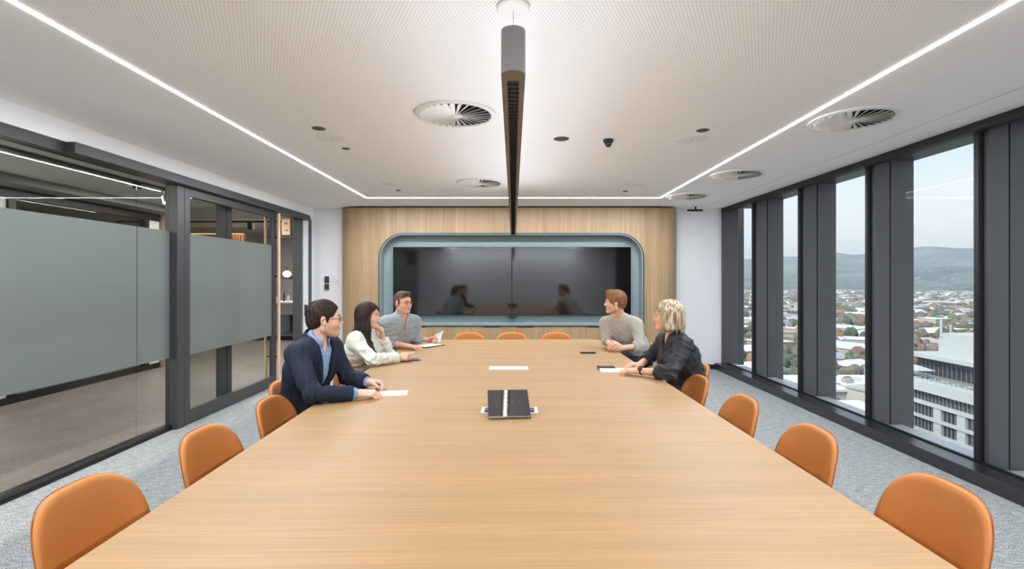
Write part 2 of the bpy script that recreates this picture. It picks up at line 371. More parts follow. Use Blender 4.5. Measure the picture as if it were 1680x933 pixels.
# sliding door (hung in front of the fixed glazing), its track and its pole handles
door = empty('door_1', (-3.40, 6.2, 0), kind='structure')
DY0, DY1 = 5.17, 7.17
quick('stile', -3.43, -3.375, DY0, DY0+.085, .01, 2.46, M['charcoal'], door, .003)
quick('stile', -3.43, -3.375, DY1-.10, DY1, .01, 2.46, M['charcoal'], door, .003)
quick('top_rail', -3.43, -3.375, DY0+.085, DY1-.10, 2.375, 2.46, M['charcoal'], door)
quick('bottom_rail', -3.43, -3.375, DY0+.085, DY1-.10, .01, .15, M['charcoal'], door)
quick('pane', -3.407, -3.399, DY0+.085, DY1-.10, .15, 2.375, M['pglass'], door)
quick('frosted_film', -3.3985, -3.397, DY0+.086, DY1-.101, .72, 1.99, M['frost'], door)
for x in (-3.315, -3.50):
    h = obj('pole_handle', cyl(nb(), (x, 7.11, .03), (x, 7.11, 2.44), .021, n=20), M['handlewood'], door, smooth=True)
    soft(h)
    for z in (.42, 1.55, 2.10):
        obj('handle_bracket', cyl(nb(), (x, 7.11, z), (-3.40, 7.11, z), .009, n=10), M['blackmat'], h)
quick('track', -3.445, -3.30, 3.79, 8.17, 2.462, 2.548, M['charcoal'], door, .004)
quick('track_bracket', -3.37, -3.34, 8.17, 8.23, 2.47, 2.56, M['white'], door)
# lock box on the far strip
quick('door_lock', -3.375, -3.345, 8.12, 8.18, .92, 1.10, M['charcoal'], None, .004, label='small dark lock box on the narrow wall strip beside the glass door', cat='lock')
# ---------------- glazed facade on the right
quick('trim_1', 3.385, 3.56, YR, YB, 0, .105, M['black'], kind='structure', bev=.004)
quick('trim_2', 3.50, 3.585, YR, YB, 2.635, 2.70, M['blackmat'], kind='structure')
quick('trim_3', 3.585, 4.03, YR, YB, 2.70, 2.99, M['charcoal'], kind='structure')
quick('trim_4', 3.56, 3.90, YR, YB, -.16, .055, mat('lightened_ledge_metal', (168, 170, 174), .4), kind='structure')  # charcoal lightened to stand for wet sheen and bounce sky light to the ceiling
mul = [8.66-.0]+[7.52, 6.30, 5.09, 3.88, 2.67, 1.46, .25, -.96]
for i in range(8):
    y1, y0 = mul[i], mul[i+1]
    if i == 0: y1 = 8.46
    wn += 1
    w = empty('window_%d' % wn, (3.77, (y0+y1)/2, 0), kind='structure')
    # near side mullion and fin of this bay stand at y0
    quick('mullion', 3.572, 3.618, y0-.018, y0+.018, .105, 2.64, M['blackmat'], w, .003)
    quick('bottom_frame', 3.575, 3.602, y0, y1, .06, .115, M['blackmat'], w)
    quick('inner_fin', 3.62, 3.768, y0-.055, y0+.075, .06, 2.70, M['fin'], w)
    quick('outer_fin', 3.782, 4.01, y0-.055, y0+.075, .02, 2.80, M['fin'], w)
    quick('pane', 3.770, 3.780, y0+.0, (8.9 if i == 0 else y1), .06, 2.70, M['glass'], w)
quick('outer_reveal', 3.50, 3.77, 8.42, 8.46, .1, 2.70, M['fin'], w, .0)
quick('trim_6', 3.782, 4.01, 8.74, 8.90, .02, 2.80, M['fin'], kind='structure')
quick('trim_7', 3.782, 4.0, YR, YB+.1, 2.78, 2.80, M['fin'], kind='structure')
obj('blind_cable', cyl(nb(), (3.66, 5.20, .10), (3.66, 5.20, 2.70), .0018, n=6), M['blackmat'], label='thin taut cable hanging inside the second window from the right', cat='cable')
quick('baseboard_back', 2.87, 3.385, YB-.012, YB, 0, .08, M['black'], kind='structure')
quick('baseboard_left', -3.37, -2.9, YB-.012, YB, 0, .08, M['black'], kind='structure')

# ---------------- timber feature wall with the screen niche
YW = 8.18; NX0, NX1, NZ0, NZ1, NR = -2.185, 2.125, .745, 2.262, .40
ww = empty('trim_5', (0, YW, 0), kind='structure')
def rrect(x0, x1, z0, z1, rt, rb, n=14):
    pts = []
    for (cx, cz, r, a0) in ((x1-rt, z1-rt, rt, 0), (x0+rt, z1-rt, rt, 90), (x0+rb, z0+rb, rb, 180), (x1-rb, z0+rb, rb, 270)):
        for k in range(n+1):
            a = R(a0+90*k/n); pts.append((cx+r*math.cos(a), cz+r*math.sin(a)))
    return pts
MXZ = Matrix(((1, 0, 0, 0), (0, 0, 1, 0), (0, 1, 0, 0), (0, 0, 0, 1)))   # (x,z,y) -> (x,y,z)
cutter = obj('niche_cutter', prism(nb(), rrect(NX0, NX1, NZ0, NZ1, NR, .06), YW-.3, YB-.02, MXZ), None)
xs = [-2.58, -1.66, -.72, .0, .92, 1.40, 1.845, 2.20, 2.45]
for a, b_ in zip(xs, xs[1:]):
    for (z0, z1) in ((0, 1.8475), (1.849, 2.675)):
        if a > -1.7 and b_ < 1.85 and z0 == 0:
            p = quick('panel', a+.0008, b_-.0008, YW, YW+.05, 0, .742, M['wallwood'], ww); continue
        p = quick('panel', a+.0008, b_-.0008, YW, YW+.05, z0, z1, M['wallwood'], ww)
        if b_ > NX0 and a < NX1:
            m = p.modifiers.new('cut', 'BOOLEAN'); m.object = cutter; m.solver = 'EXACT'
            dg = bpy.context.evaluated_depsgraph_get(); me = bpy.data.meshes.new_from_object(p.evaluated_get(dg)); p.modifiers.clear(); p.data = me
            if not me.materials: me.materials.append(M['wallwood'])
bpy.data.objects.remove(cutter)
for s, xe in ((-1, -2.58), (1, 2.45)):
    for (z0, z1) in ((0, 1.8475), (1.849, 2.675)):
        pts = [(xe, YW), ]
        rr = .28; n = 14; out = []
        for k in range(n+1):
            a = R(90*k/n); out.append((xe+s*(rr*math.sin(a)), YW+rr-rr*math.cos(a)))
        inn = [(xe+s*((rr-.03)*math.sin(R(90*k/n))), YW+rr-(rr-.03)*math.cos(R(90*k/n))) for k in range(n, -1, -1)]
        pts = out+[(out[-1][0]+s*.11, YB-.001)] if False else out+inn
        soft(obj('curved_panel', prism(nb(), pts, z0, z1), M['wallwood'], ww))
    quick('side_return', *(sorted((xe+s*.25, xe+s*.28))), YW+.28, YB, 0, 2.675, M['wallwood'], ww) if YB-YW-.28 > .002 else None
quick('shadow_gap', -2.55, 2.42, YW+.02, YB, 2.676, 2.699, M['blackmat'], ww)
# niche lining
nich = empty('niche', (0, YW, NZ0), label='sage blue rounded niche set into the timber wall', cat='niche')
def frame_ring(o, i, y0, y1):
    bm = nb(); n = len(o)
    A = [[bm.verts.new((x, y, z)) for x, z in pts] for pts, y in ((o, y0), (i, y0), (i, y1), (o, y1))]
    for q in range(4):
        P, Q = A[q], A[(q+1) % 4]
        for k in range(n): bm.faces.new((P[k], P[(k+1) % n], Q[(k+1) % n], Q[k]))
    return bm
o1 = rrect(NX0, NX1, NZ0, NZ1, NR, .06); i1 = rrect(NX0+.012, NX1-.012, NZ0+.012, NZ1-.012, NR-.012, .05)
i2 = rrect(NX0+.06, NX1-.06, NZ0+.07, NZ1-.06, NR-.06, .03)
soft(obj('edge_trim', frame_ring(o1, i1, YW-.012, YW+.06), M['black'], nich))
soft(obj('reveal', frame_ring(rrect(NX0+.012, NX1-.012, NZ0+.012, NZ1-.012, NR-.012, .05), rrect(NX0+.03, NX1-.03, NZ0+.03, NZ1-.03, NR-.03, .04), YW+.0, YW+.20), M['blue'], nich))
obj('back_panel', prism(nb(), o1, YW+.19, YW+.21, MXZ), M['blue'], nich)
quick('bottom_shelf', NX0+.05, NX1-.05, YW+.005, YW+.20, NZ0+.012, NZ0+.045, M['blue'], nich, .003)
# joint lines of the low cupboard fronts beneath the niche
for x in (-1.55, -.35, .02+.18, 1.35):
    quick('finger_pull', x-.13, x+.13, YW-.0015, YW+.01, .728, .7405, M['blackmat'], ww)

# ---------------- everything beyond the glass partition: corridor and lounge
cor = empty('trim_8', (-5, 5, 0), kind='structure')
quick('corridor_floor', -12, -3.46, YR, 18, -.1, 0, M['terrazzo'], cor)
quick('corridor_ceiling', -12, -3.56, 8.5, 18, 2.98, 3.1, M['dimceil'], cor)
quick('corridor_ceiling', -12, -3.56, YR, 8.5, 2.72, 3.1, M['dimceil'], cor)
quick('ceiling_drop', -6.6, -5.75, YR, 8.5, 2.62, 2.72, mat('bulkhead_grey', (130, 132, 130), .8), cor)
quick('track_rail', -4.70, -4.61, YR, 8.4, 2.695, 2.72, M['charcoal'], cor)
quick('far_wall', -12, 2, 17.6, 17.8, 0, 3.0, M['wall'], cor)
quick('side_wall', -12, -11.8, YR, 18, 0, 3.0, M['concrete'], cor)
quick('side_wall', -3.60, -3.5, 8.58, 18, 0, 3.0, M['wall'], cor)
quick('rear_wall', -12, -3.5, YR-.1, YR, 0, 3.0, M['wall'], cor)
# opposite meeting room: base, head, posts, dim interior
quick('opposite_base', -6.16, -6.08, YR, 9.0, 0, .085, M['blackmat'], cor)
quick('opposite_head', -6.16, -6.08, YR, 9.0, 2.50, 2.62, M['blackmat'], cor)
quick('opposite_panel', -6.15, -6.10, YR, 6.05, .085, 2.50, M['wall'], cor)
for y in (6.05, 8.30): quick('opposite_post', -6.17, -6.07, y, y+.09, .085, 2.5, M['blackmat'], cor)
quick('opposite_panel', -6.15, -6.10, 8.39, 8.66, .085, 2.50, M['wall'], cor)
quick('opposite_glass', -6.13, -6.12, 6.14, 8.30, .085, 2.5, M['pglass'], cor)
quick('opposite_carpet', -9, -6.2, 4, 9.0, 0, .012, M['carpet'], cor)
quick('opposite_wall', -9.1, -9, 4, 9.0, 0, 2.72, M['concrete'], cor)
quick('opposite_wood', -8.99, -8.95, 5.5, 8.2, 1.9, 2.45, M['handlewood'], cor)
quick('opposite_column', -6.22, -6.05, 8.66, 9.0, 0, 2.62, mat('brown_column', (150, 124, 112), .6), cor)
# ================================================================== corridor and lounge things
x, y = -4.655, 6.72
s = empty('track_spotlight', (x, y, 2.695), label='glowing ceiling track spotlight beyond the glass beside the door post', cat='spotlight')
obj('stem', cyl(nb(), (x, y, 2.61), (x, y, 2.695), .010, n=10), M['blackmat'], s)
d = Vector((.45, -.45, -1)).normalized(); c = Vector((x, y, 2.575))
soft(obj('can', cyl(nb(), c-d*.045, c+d*.055, .036, n=20), M['charcoal'], s))
obj('lens', cyl(nb(), c+d*.0555, c+d*.058, .030, n=20), emis('spot_lens', (1, .93, .88), 6), s)
s = empty('track_spotlight', (x, 6.2, 2.695), label='small dark fitting on the corridor track left of the glowing spotlight', cat='spotlight')
quick('body', x-.03, x+.03, 6.12, 6.26, 2.63, 2.694, M['charcoal'], s, .004)
for (x, z0, i) in ((-8.55, 2.86, 0), (-6.35, 2.86, 1)):
    s = quick('ceiling_speaker_box', x, x+.12, 12.0, 12.12, z0-.16, z0+.02, M['blackmat'], None, .006, label='small black cube fitting on the lounge ceiling rail, ' + ('left of the grey post' if i == 0 else 'right of the grey post'), cat='fitting')
rail = quick('lounge_rail', -9.5, -4.4, 12.03, 12.08, 2.87, 2.91, M['blackmat'], label='thin black rail running across the lounge ceiling', cat='rail')
# glowing timber slat bulkhead
sl = empty('slatted_bulkhead', (-8.2, 14, 0), label='glowing timber slat panel under the far lounge ceiling', cat='panel')
for k in range(28):
    x = -9.6+k*.075
    quick('slat', x, x+.045, 14.0, 14.05, 2.0, 2.74, mat('amber_slat', (150, 98, 62), .6) if k == 0 else bpy.data.materials['amber_slat'], sl)
quick('backing', -9.62, -7.5, 14.06, 14.1, 2.0, 2.78, mat('dark_timber', (92, 62, 42), .6), sl)
quick('light_tape', -9.6, -7.5, 13.96, 13.98, 2.765, 2.78, M['glow'], sl)
# hanging wooden sign with two marks
sg = empty('hanging_sign', (-4.06, 9.0, 2.4), label='small blond wood wayfinding sign hanging beyond the door opening', cat='sign')
quick('board', -4.145, -3.99, 9.0, 9.02, 2.30, 2.59, M['handlewood'], sg, .012)
quick('edge', -3.983, -3.968, 9.0, 9.03, 2.29, 2.60, M['blackmat'], sg)
def letters(name, txt, size, loc, rot, m, parent):
    cu = bpy.data.curves.new(name, 'FONT'); cu.body = txt; cu.size = size; cu.align_x = 'CENTER'; cu.align_y = 'CENTER'; cu.extrude = .0008
    o = bpy.data.objects.new(name, cu); COL.objects.link(o); o.location = loc; o.rotation_euler = rot; cu.materials.append(m)
    me = bpy.data.meshes.new_from_object(o.evaluated_get(bpy.context.evaluated_depsgraph_get())); bpy.data.objects.remove(o)
    o = bpy.data.objects.new(name, me); COL.objects.link(o); o.location = loc; o.rotation_euler = rot; adopt(o, parent); return o
letters('lettering', 'AF', .06, (-4.067, 8.998, 2.505), (R(90), 0, 0), M['blackmat'], sg)
letters('lettering', '1-B', .055, (-4.067, 8.998, 2.385), (R(90), 0, 0), M['blackmat'], sg)
quick('hanging_rail', -4.3, -3.9, 9.0, 9.03, 2.255, 2.28, M['blackmat'], sg)
# globe pendant, counter, stool beneath
gp = empty('globe_pendant', (-5.94, 13.2, 1.66), label='glowing opal globe pendant over the lounge counter', cat='pendant light')
bm = nb(); bmesh.ops.create_uvsphere(bm, u_segments=24, v_segments=14, radius=.105, matrix=Matrix.Translation((-5.94, 13.2, 1.65)) @ Matrix.Diagonal((1, 1, .82, 1)))
obj('globe', bm, M['globe'], gp, smooth=True)
bm = nb(); tube(bm, [(-5.94, 13.2, 1.74), (-5.94, 13.2, 1.86), (-6.4, 13.2, 1.86), (-7.2, 13.2, 1.86)], .009); obj('arm', bm, M['blackmat'], gp)
ct = empty('lounge_counter', (-6.2, 13, 0), label='white lounge counter with an open niche, seen through the door gap', cat='counter')
quick('worktop', -7.4, -5.2, 12.6, 13.4, .90, .94, M['white'], ct, .004)
quick('front', -7.4, -5.2, 12.62, 12.66, .62, .90, mat('lilac_grey_laminate', (150, 152, 165), .5), ct)
quick('upright', -6.02, -5.9, 12.62, 13.38, .12, .62, mat('pale_blue_panel', (150, 165, 180), .5), ct)
quick('plinth', -7.4, -5.2, 12.5, 13.4, 0, .10, M['blackmat'], ct)
quick('deck', -7.4, -5.2, 12.5, 13.4, .10, .12, mat('grey_deck', (120, 115, 110), .6), ct)
quick('niche_back', -7.4, -5.2, 13.3, 13.38, .12, .62, mat('dark_brown_panel', (62, 44, 34), .6), ct)
bm = nb(); box(bm, -6.72, -6.16, 12.72, 13.2, .12, .47, .06, 4)
soft(obj('ottoman', bm, mat('terracotta_felt', (150, 102, 76), .8), label='terracotta ottoman tucked in the counter niche', cat='ottoman'))
for k, (x, hh, rr, cc, lab) in enumerate(((-6.36, .30, .03, (150, 165, 175), 'tall pale bottle on the lounge counter'), (-6.05, .12, .06, (215, 215, 215), 'low white pot in the middle of the lounge counter'),
                            (-5.88, .24, .018, (40, 40, 42), 'slim black tap on the lounge counter'), (-5.77, .17, .035, (190, 190, 188), 'pale grey canister at the right end of the lounge counter'),
                            (-6.17, .14, .035, (50, 44, 40), 'short dark jar on the lounge counter'))):
    bm = nb(); lathe(bm, [(rr*.8, 0), (rr, .01), (rr, hh*.7), (rr*.6, hh*.85), (rr*.6, hh)], 16, Matrix.Translation((x, 12.9, .9405)))
    soft(obj(('bottle', 'pot', 'tap', 'canister', 'jar')[k], bm, mat('crockery_%s' % ('bottle', 'pot', 'tap', 'canister', 'jar')[k], cc, .35), label=lab, cat='container'))
quick('wall_shelf', -8, -4.6, 17.3, 17.58, 1.62, 1.66, M['handlewood'], None, label='lit shelf on the far lounge wall behind the globe', cat='shelf')

# ================================================================== things on the walls
def wallbox(name, px, py, w, h, d, m, lab, cat, bev=.008):
    x = (px-VPX)*YB/F; z = EYE-(py-VPY)*YB/F
    e = empty(name, (x, YB, z), label=lab, cat=cat)
    soft(quick('body', x-w/2, x+w/2, YB-d, YB, z-h/2, z+h/2, m, e, bev)); return e, x, z
e, x, z = wallbox('wall_switch', 536.5, 458.5, .075, .11, .022, M['blackmat'], 'upper black rocker switch plate on the white wall', 'switch')
quick('rocker', x-.02, x+.022, YB-.027, YB-.02, z-.035, z+.035, M['black'], e, .003)
e, x, z = wallbox('wall_socket', 536.5, 471, .075, .11, .022, M['blackmat'], 'lower black control plate with a round dial on the white wall', 'switch')
obj('dial', cyl(nb(), (x, YB-.034, z+.005), (x, YB-.02, z+.005), .022, n=20), M['black'], e); quick('marking', x-.028, x+.03, YB-.0235, YB-.0215, z-.042, z-.037, M['white'], e)
e, x, z = wallbox('thermostat', 550.5, 460.5, .085, .055, .02, M['white'], 'small white thermostat beside the timber wall', 'thermostat')
quick('display', x-.025, x+.025, YB-.022, YB-.019, z-.018, z+.018, mat('pale_display', (236, 238, 236), .3), e)
# screens
for k, (a, b_) in enumerate(((-1.985, -.0225), (-.0195, 1.945))):
    t = empty('wall_display', ((a+b_)/2, 8.33, 1.5), label=('left' if k == 0 else 'right') + ' large black flat screen in the blue niche', cat='television')
    quick('bezel', a, b_, 8.305, 8.345, .918, 2.045, M['blackmat'], t, .002)
    quick('screen', a+.007, b_-.007, 8.303, 8.3055, .930, 2.038, M['screen'], t)
    quick('bracket', (a+b_)/2-.3, (a+b_)/2+.3, 8.345, 8.37, 1.2, 1.7, M['blackmat'], t)
wc = empty('webcam', (-.02, 8.3, .88), label='small black conference camera clipped under the two screens', cat='camera')
quick('bar', -.085, .045, 8.285, 8.315, .872, .915, M['black'], wc, .006)
obj('lens', cyl(nb(), (-.02, 8.27, .885), (-.02, 8.30, .885), .026, n=20), M['blackmat'], wc)
tube(b0 := nb(), [(-.02, 8.30, .87), (-.018, 8.33, .80), (-.02, 8.34, .79)], .003); obj('cord', b0, M['blackmat'], wc)
# motion camera on the ceiling by the right wall
sc_ = empty('sensor_bar', (2.98, 8.3, 2.62), label='black sensor bar hung from the ceiling by the right back corner', cat='sensor')
quick('bar', 2.86, 3.10, 8.22, 8.27, 2.625, 2.655, M['blackmat'], sc_, .004)
obj('stem', cyl(nb(), (2.99, 8.245, 2.65), (2.99, 8.245, 2.70), .014, n=12), M['blackmat'], sc_)

# ================================================================== ceiling fittings
def cpos(px, py, dz=0):
    Y = F*(CEIL-dz-EYE)/(VPY-py); return (px-VPX)*Y/F, Y
def disc(px, py, rad, name, m, lab, cat, group=None, drop=.004):
    x, y = cpos(px, py)
    e = empty(name, (x, y, CEIL), label=lab, cat=cat, group=group)
    bm = nb(); lathe(bm, [(rad, 0), (rad, -drop*.6), (rad*.94, -drop), (rad*.5, -drop)], 36, Matrix.Translation((x, y, CEIL-.0004)))
    soft(obj('plate', bm, m, e)); return e, x, y
for (px, py, rad, lab) in ((523, 210.5, .052, 'black round ceiling grille behind the left near white speaker'), (567.5, 243.5, .036, 'small black disc in front of the left near white speaker'),
                      (653.5, 312, .036, 'tiny black disc beside the left far white speaker'), (921, 227.5, .066, 'larger black round grille right of the long pendant'),
                      (1153, 213.5, .05, 'black round ceiling grille behind the right near white speaker'), (1026, 313.5, .036, 'tiny black disc beside the right far white speaker')):
    e, x, y = disc(px, py, rad, 'ceiling_grille', mat('dark_grey_grille', (78, 75, 72), .55), lab, 'grille')
    bm = nb(); lathe(bm, [(rad*.62, 0), (rad*.6, -.003), (rad*.5, -.003)], 28, Matrix.Translation((x, y, CEIL-.004)))
    soft(obj('mesh_insert', bm, mat('dark_mesh', (66, 63, 61), .6), e))
M['spk'] = mat('white_speaker_grille', (232, 232, 230), .7, bump=.3, bscale=700)
for (px, py, rad, lab) in ((543.5, 226, .128, 'round white ceiling speaker, left one nearer the camera'), (638.5, 300.5, .115, 'round white ceiling speaker, left one near the far wall'),
                      (1134, 228, .128, 'round white ceiling speaker, right one nearer the camera'), (1040, 302.5, .115, 'round white ceiling speaker, right one near the far wall')):
    e, x, y = disc(px, py, rad, 'ceiling_speaker', M['spk'], lab, 'speaker', drop=.006)
    obj('centre_dot', cyl(nb(), (x, y, CEIL-.009), (x, y, CEIL-.004), .006, n=10), M['charcoal'], e)
def diffuser(px, py, lab):
    x, y = cpos(px, py); e = empty('swirl_diffuser', (x, y, CEIL), label=lab, cat='air vent')
    T = Matrix.Translation((x, y, CEIL)); ro = .292
    soft(obj('rim', lathe_ring(ro, .252, T), M['white'], e))
    bm = nb(); cyl(bm, (x, y, CEIL-.004), (x, y, CEIL-.0015), .253, n=40); obj('dark_cavity', bm, M['blackmat'], e)
    soft(obj('hub', lathe(nb(), [(.045, 0), (.045, -.018), (.03, -.022)], 24, T), M['white'], e))
    bm = nb(); box(bm, .04, .253, -.0135, .0135, -.0012, .0012)
    for v in bm.verts:
        f = .38+.62*(v.co.x-.04)/.213; v.co.y *= f*1.45
    me = bpy.data.meshes.new('blade'); bm.to_mesh(me); bm.free(); me.materials.append(M['white'])
    for k in range(28):
        o = bpy.data.objects.new('blade', me); COL.objects.link(o); o.parent = e
        o.matrix_parent_inverse = Matrix.Identity(4)
        o.location = (0, 0, -.013)
        q = Quaternion((0, 0, 1), 2*math.pi*k/28) @ Quaternion((1, 0, 0), R(32))
        o.rotation_mode = 'QUATERNION'; o.rotation_quaternion = q
def lathe_ring(ro, ri, T):
    bm = nb(); n = 48; prof = [(ro, -.0005), (ro-.002, -.010), (ri+.008, -.016), (ri, -.012), (ri, -.0005)]
    rings = [[bm.verts.new(T @ Vector((r*math.cos(2*math.pi*i/n), r*math.sin(2*math.pi*i/n), z))) for i in range(n)] for r, z in prof]
    for a in range(len(rings)):
        A, B = rings[a], rings[(a+1) % len(rings)]
        for i in range(n): bm.faces.new((A[i], A[(i+1) % n], B[(i+1) % n], B[i]))
    return bm
diffuser(748, 187, 'large round white swirl air vent left of the pendant, nearer the camera')
diffuser(787, 299.5, 'round white swirl air vent left of the pendant, near the far wall')
diffuser(1399, 195, 'large round white swirl air vent above the windows, nearest of three')
diffuser(1209, 286, 'round white swirl air vent above the windows, middle of three')
diffuser(1127, 321.5, 'round white swirl air vent above the windows, farthest of three')
# dome camera
x, y = cpos(998, 229); dc = empty('dome_camera', (x, y, CEIL), label='small black ceiling camera right of the pendant', cat='camera')
soft(obj('base', lathe(nb(), [(.042, 0), (.044, -.012), (.036, -.03)], 28, Matrix.Translation((x, y, CEIL))), M['blackmat'], dc))
bm = nb(); bmesh.ops.create_uvsphere(bm, u_segments=20, v_segments=12, radius=.031, matrix=Matrix.Translation((x, y, CEIL-.035))); obj('dome', bm, M['screen'], dc, smooth=True)
obj('lens', cyl(nb(), (x, y-.034, CEIL-.045), (x, y-.02, CEIL-.04), .011, n=14), M['black'], dc)

# ================================================================== long linear pendant
PZ0, PZ1, PY0, PY1, PW = 2.082, 2.205, 1.375, 6.5, .068
pd = empty('linear_pendant', (0, 3.9, PZ1), label='long dark linear pendant hanging over the middle of the table', cat='pendant light')
def stadium(w, y0, y1, n=12):
    r = w/2; pts = []
    for k in range(n+1): a = R(180+180*k/n); pts.append((r*math.cos(a), y0+r+r*math.sin(a)))
    for k in range(n+1): a = R(180*k/n); pts.append((r*math.cos(a), y1-r+r*math.sin(a)))
    return pts
# body: outer shell with a slot open underneath
bm = nb(); o = stadium(PW, PY0, PY1); i_ = [(x*.5, min(max(y, PY0+.075), PY1-.075)) for x, y in o]
def ringv(pts, z): return [bm.verts.new((x, y, z)) for x, y in pts]
A = ringv(o, PZ0); B = ringv(o, PZ1); C_ = ringv(i_, PZ0); D = ringv(i_, PZ0+.045); n = len(o)
for k in range(n):
    j = (k+1) % n
    bm.faces.new((A[k], A[j], B[j], B[k])); bm.faces.new((C_[k], C_[j], A[j], A[k])); bm.faces.new((D[k], D[j], C_[j], C_[k]))
bm.faces.new(B); bm.faces.new(D[::-1])
bmesh.ops.remove_doubles(bm, verts=bm.verts[:], dist=1e-5)
soft(obj('housing', bm, M['pendant'], pd))
me = bpy.data.meshes.new('louvre_blade'); b2 = nb(); box(b2, -.017, .017, -.001, .001, .001, .032); b2.to_mesh(me); b2.free(); me.materials.append(M['louvre'])
ml = bpy.data.meshes.new('lamp_point'); b2 = nb(); cyl(b2, (0, 0, .0385), (0, 0, .0405), .008, n=10); b2.to_mesh(ml); b2.free(); ml.materials.append(M['ledspot'])
mc = bpy.data.meshes.new('reflector'); b2 = nb()
for s in (-1, 1):
    box(b2, s*.014-.001, s*.014+.001, .002, .033, .004, .042)
b2.to_mesh(mc); b2.free(); mc.materials.append(M['louvre'])
y = PY0+.08
while y < PY1-.08:
    for (nm, mm, dy) in (('louvre_blade', me, 0), ('lamp_point', ml, .0175), ('reflector', mc, 0)):
        if nm == 'reflector' and y > 2.6: continue
        q = bpy.data.objects.new(nm, mm); COL.objects.link(q); q.parent = pd; q.location = (0, y+dy-3.9, PZ0-PZ1)
    y += .035
for yy in (2.19, 5.2):
    cb = obj('suspension_cable', cyl(nb(), (0, yy, PZ1), (0, yy, CEIL-.02), .0012, n=6), M['steel'], pd)
    soft(obj('ceiling_rose', lathe(nb(), [(.074, 0), (.074, -.014), (.066, -.022)], 36, Matrix.Translation((0, yy, CEIL-.0005))), M['spk'], pd))

# ================================================================== the table
TROT = .0165
def tx(x, y): # point on the table's own axes -> world
    c, s = math.cos(TROT), math.sin(TROT); y -= 1.0
    return x*c-y*s, 1.0+x*s+y*c
tb = empty('boardroom_table', (0, 1.0, 0), TROT, label='long oak veneer boardroom table filling the middle of the room', cat='table')
TZ = .742; HW = 1.187; TY0, TY1 = -.2, 5.42
bm = nb(); pts = []
for (cx, cy_, a0) in ((HW-.12, TY1-.12, 0), (-HW+.12, TY1-.12, 90), (-HW+.12, TY0+.12, 180), (HW-.12, TY0+.12, 270)):
    for k in range(9): a = R(a0+90*k/8); pts.append((cx+.12*math.cos(a), cy_+.12*math.sin(a)))
prism(bm, pts, TZ-.032, TZ)
es = [e for e in bm.edges if abs(e.verts[0].co.z-TZ) < 1e-5 and abs(e.verts[1].co.z-TZ) < 1e-5]
bmesh.ops.bevel(bm, geom=es, offset=.003, segments=2, affect='EDGES')
soft(obj('tabletop', bm, M['tabletop'], tb, local=True), 30)
quick2 = lambda nm, a, m: obj(nm, box(nb(), *a, .004), m, tb, local=True)
quick2('apron', (-.35, .35, .3, 5.0, TZ-.10, TZ-.033), M['blackmat'])
for y in (.35, 1.9, 3.45, 4.9): quick2('leg_panel', (-.32, .32, y-.04, y+.04, 0, TZ-.10), M['tabletop'])
def ontable(px, py, dz=0):
    Y = F*(EYE-TZ-dz)/(py-VPY); return (px-VPX)*Y/F, Y
# touch panel standing in an open cable tray
x0, y0 = -.022, 2.95
ht = empty('cable_tray', (x0, y0, TZ), label='open white framed cable tray in the table under the touch panel', cat='cable tray')
bm = nb()
for (a, b_, c, d) in ((-.165, .165, -.068, -.056), (-.165, .165, .056, .068), (-.165, -.145, -.056, .056), (.145, .165, -.056, .056)):
    box(bm, x0+a, x0+b_, y0+c, y0+d, TZ+.0002, TZ+.003)
obj('frame', bm, M['white'], ht); quick('well', x0-.145, x0+.145, y0-.056, y0+.056, TZ+.0002, TZ+.0012, M['blackmat'], ht)
for s in (-1, 1): quick('power_outlet', x0+s*.132-.008, x0+s*.132+.008, y0-.03, y0+.03, TZ+.0012, TZ+.004, M['charcoal'], ht)
tp = empty('touch_panel', (x0, 2.85, TZ), label='tilted dark touch panel on the table facing the camera', cat='touch panel')
MT = Matrix.Translation((-.018, 2.765, TZ+.012)) @ Matrix.Rotation(R(4.5), 4, 'Z') @ Matrix.Rotation(R(27), 4, 'X')
obj('housing', box(nb(), -.118, .118, 0, .232, -.014, -.002, .003, 2, MT), M['black'], tp)
obj('screen', box(nb(), -.116, .116, .004, .230, -.002, 0, .0008, 1, MT), M['screen'], tp)
obj('front_edge', box(nb(), -.118, .118, -.006, .003, -.014, .004, .003, 2, MT), M['steel'], tp)
prism(b0 := nb(), [(0, 0), (.15, 0), (.15, .07)], -.06, .06); 
for v in b0.verts: v.co = Vector((v.co.z-.018, 2.80+v.co.x, TZ+.004+v.co.y))
obj('stand', b0, M['blackmat'], tp)
# printed screen marks
for (u, v_) in ((-.02, .12), (.02, .12), (.06, .125)):
    bm = nb(); box(bm, u-.006, u+.006, v_-.0015, v_+.0015, .0001, .0004, 0, 1, MT); obj('screen_icon', bm, M['steel'], tp)
# closed flap further along
x, y = ontable(834.5, 603.8)
fl = empty('flap_lid', (x, y, TZ), label='closed pale metal cable flap set in the middle of the table', cat='cable flap')
quick('frame', x-.168, x+.168, y-.078, y+.078, TZ+.0002, TZ+.0025, M['white'], fl); quick('lid', x-.158, x+.158, y-.070, y+.070, TZ+.0025, TZ+.005, mat('pale_flap', (236, 232, 222), .5), fl)
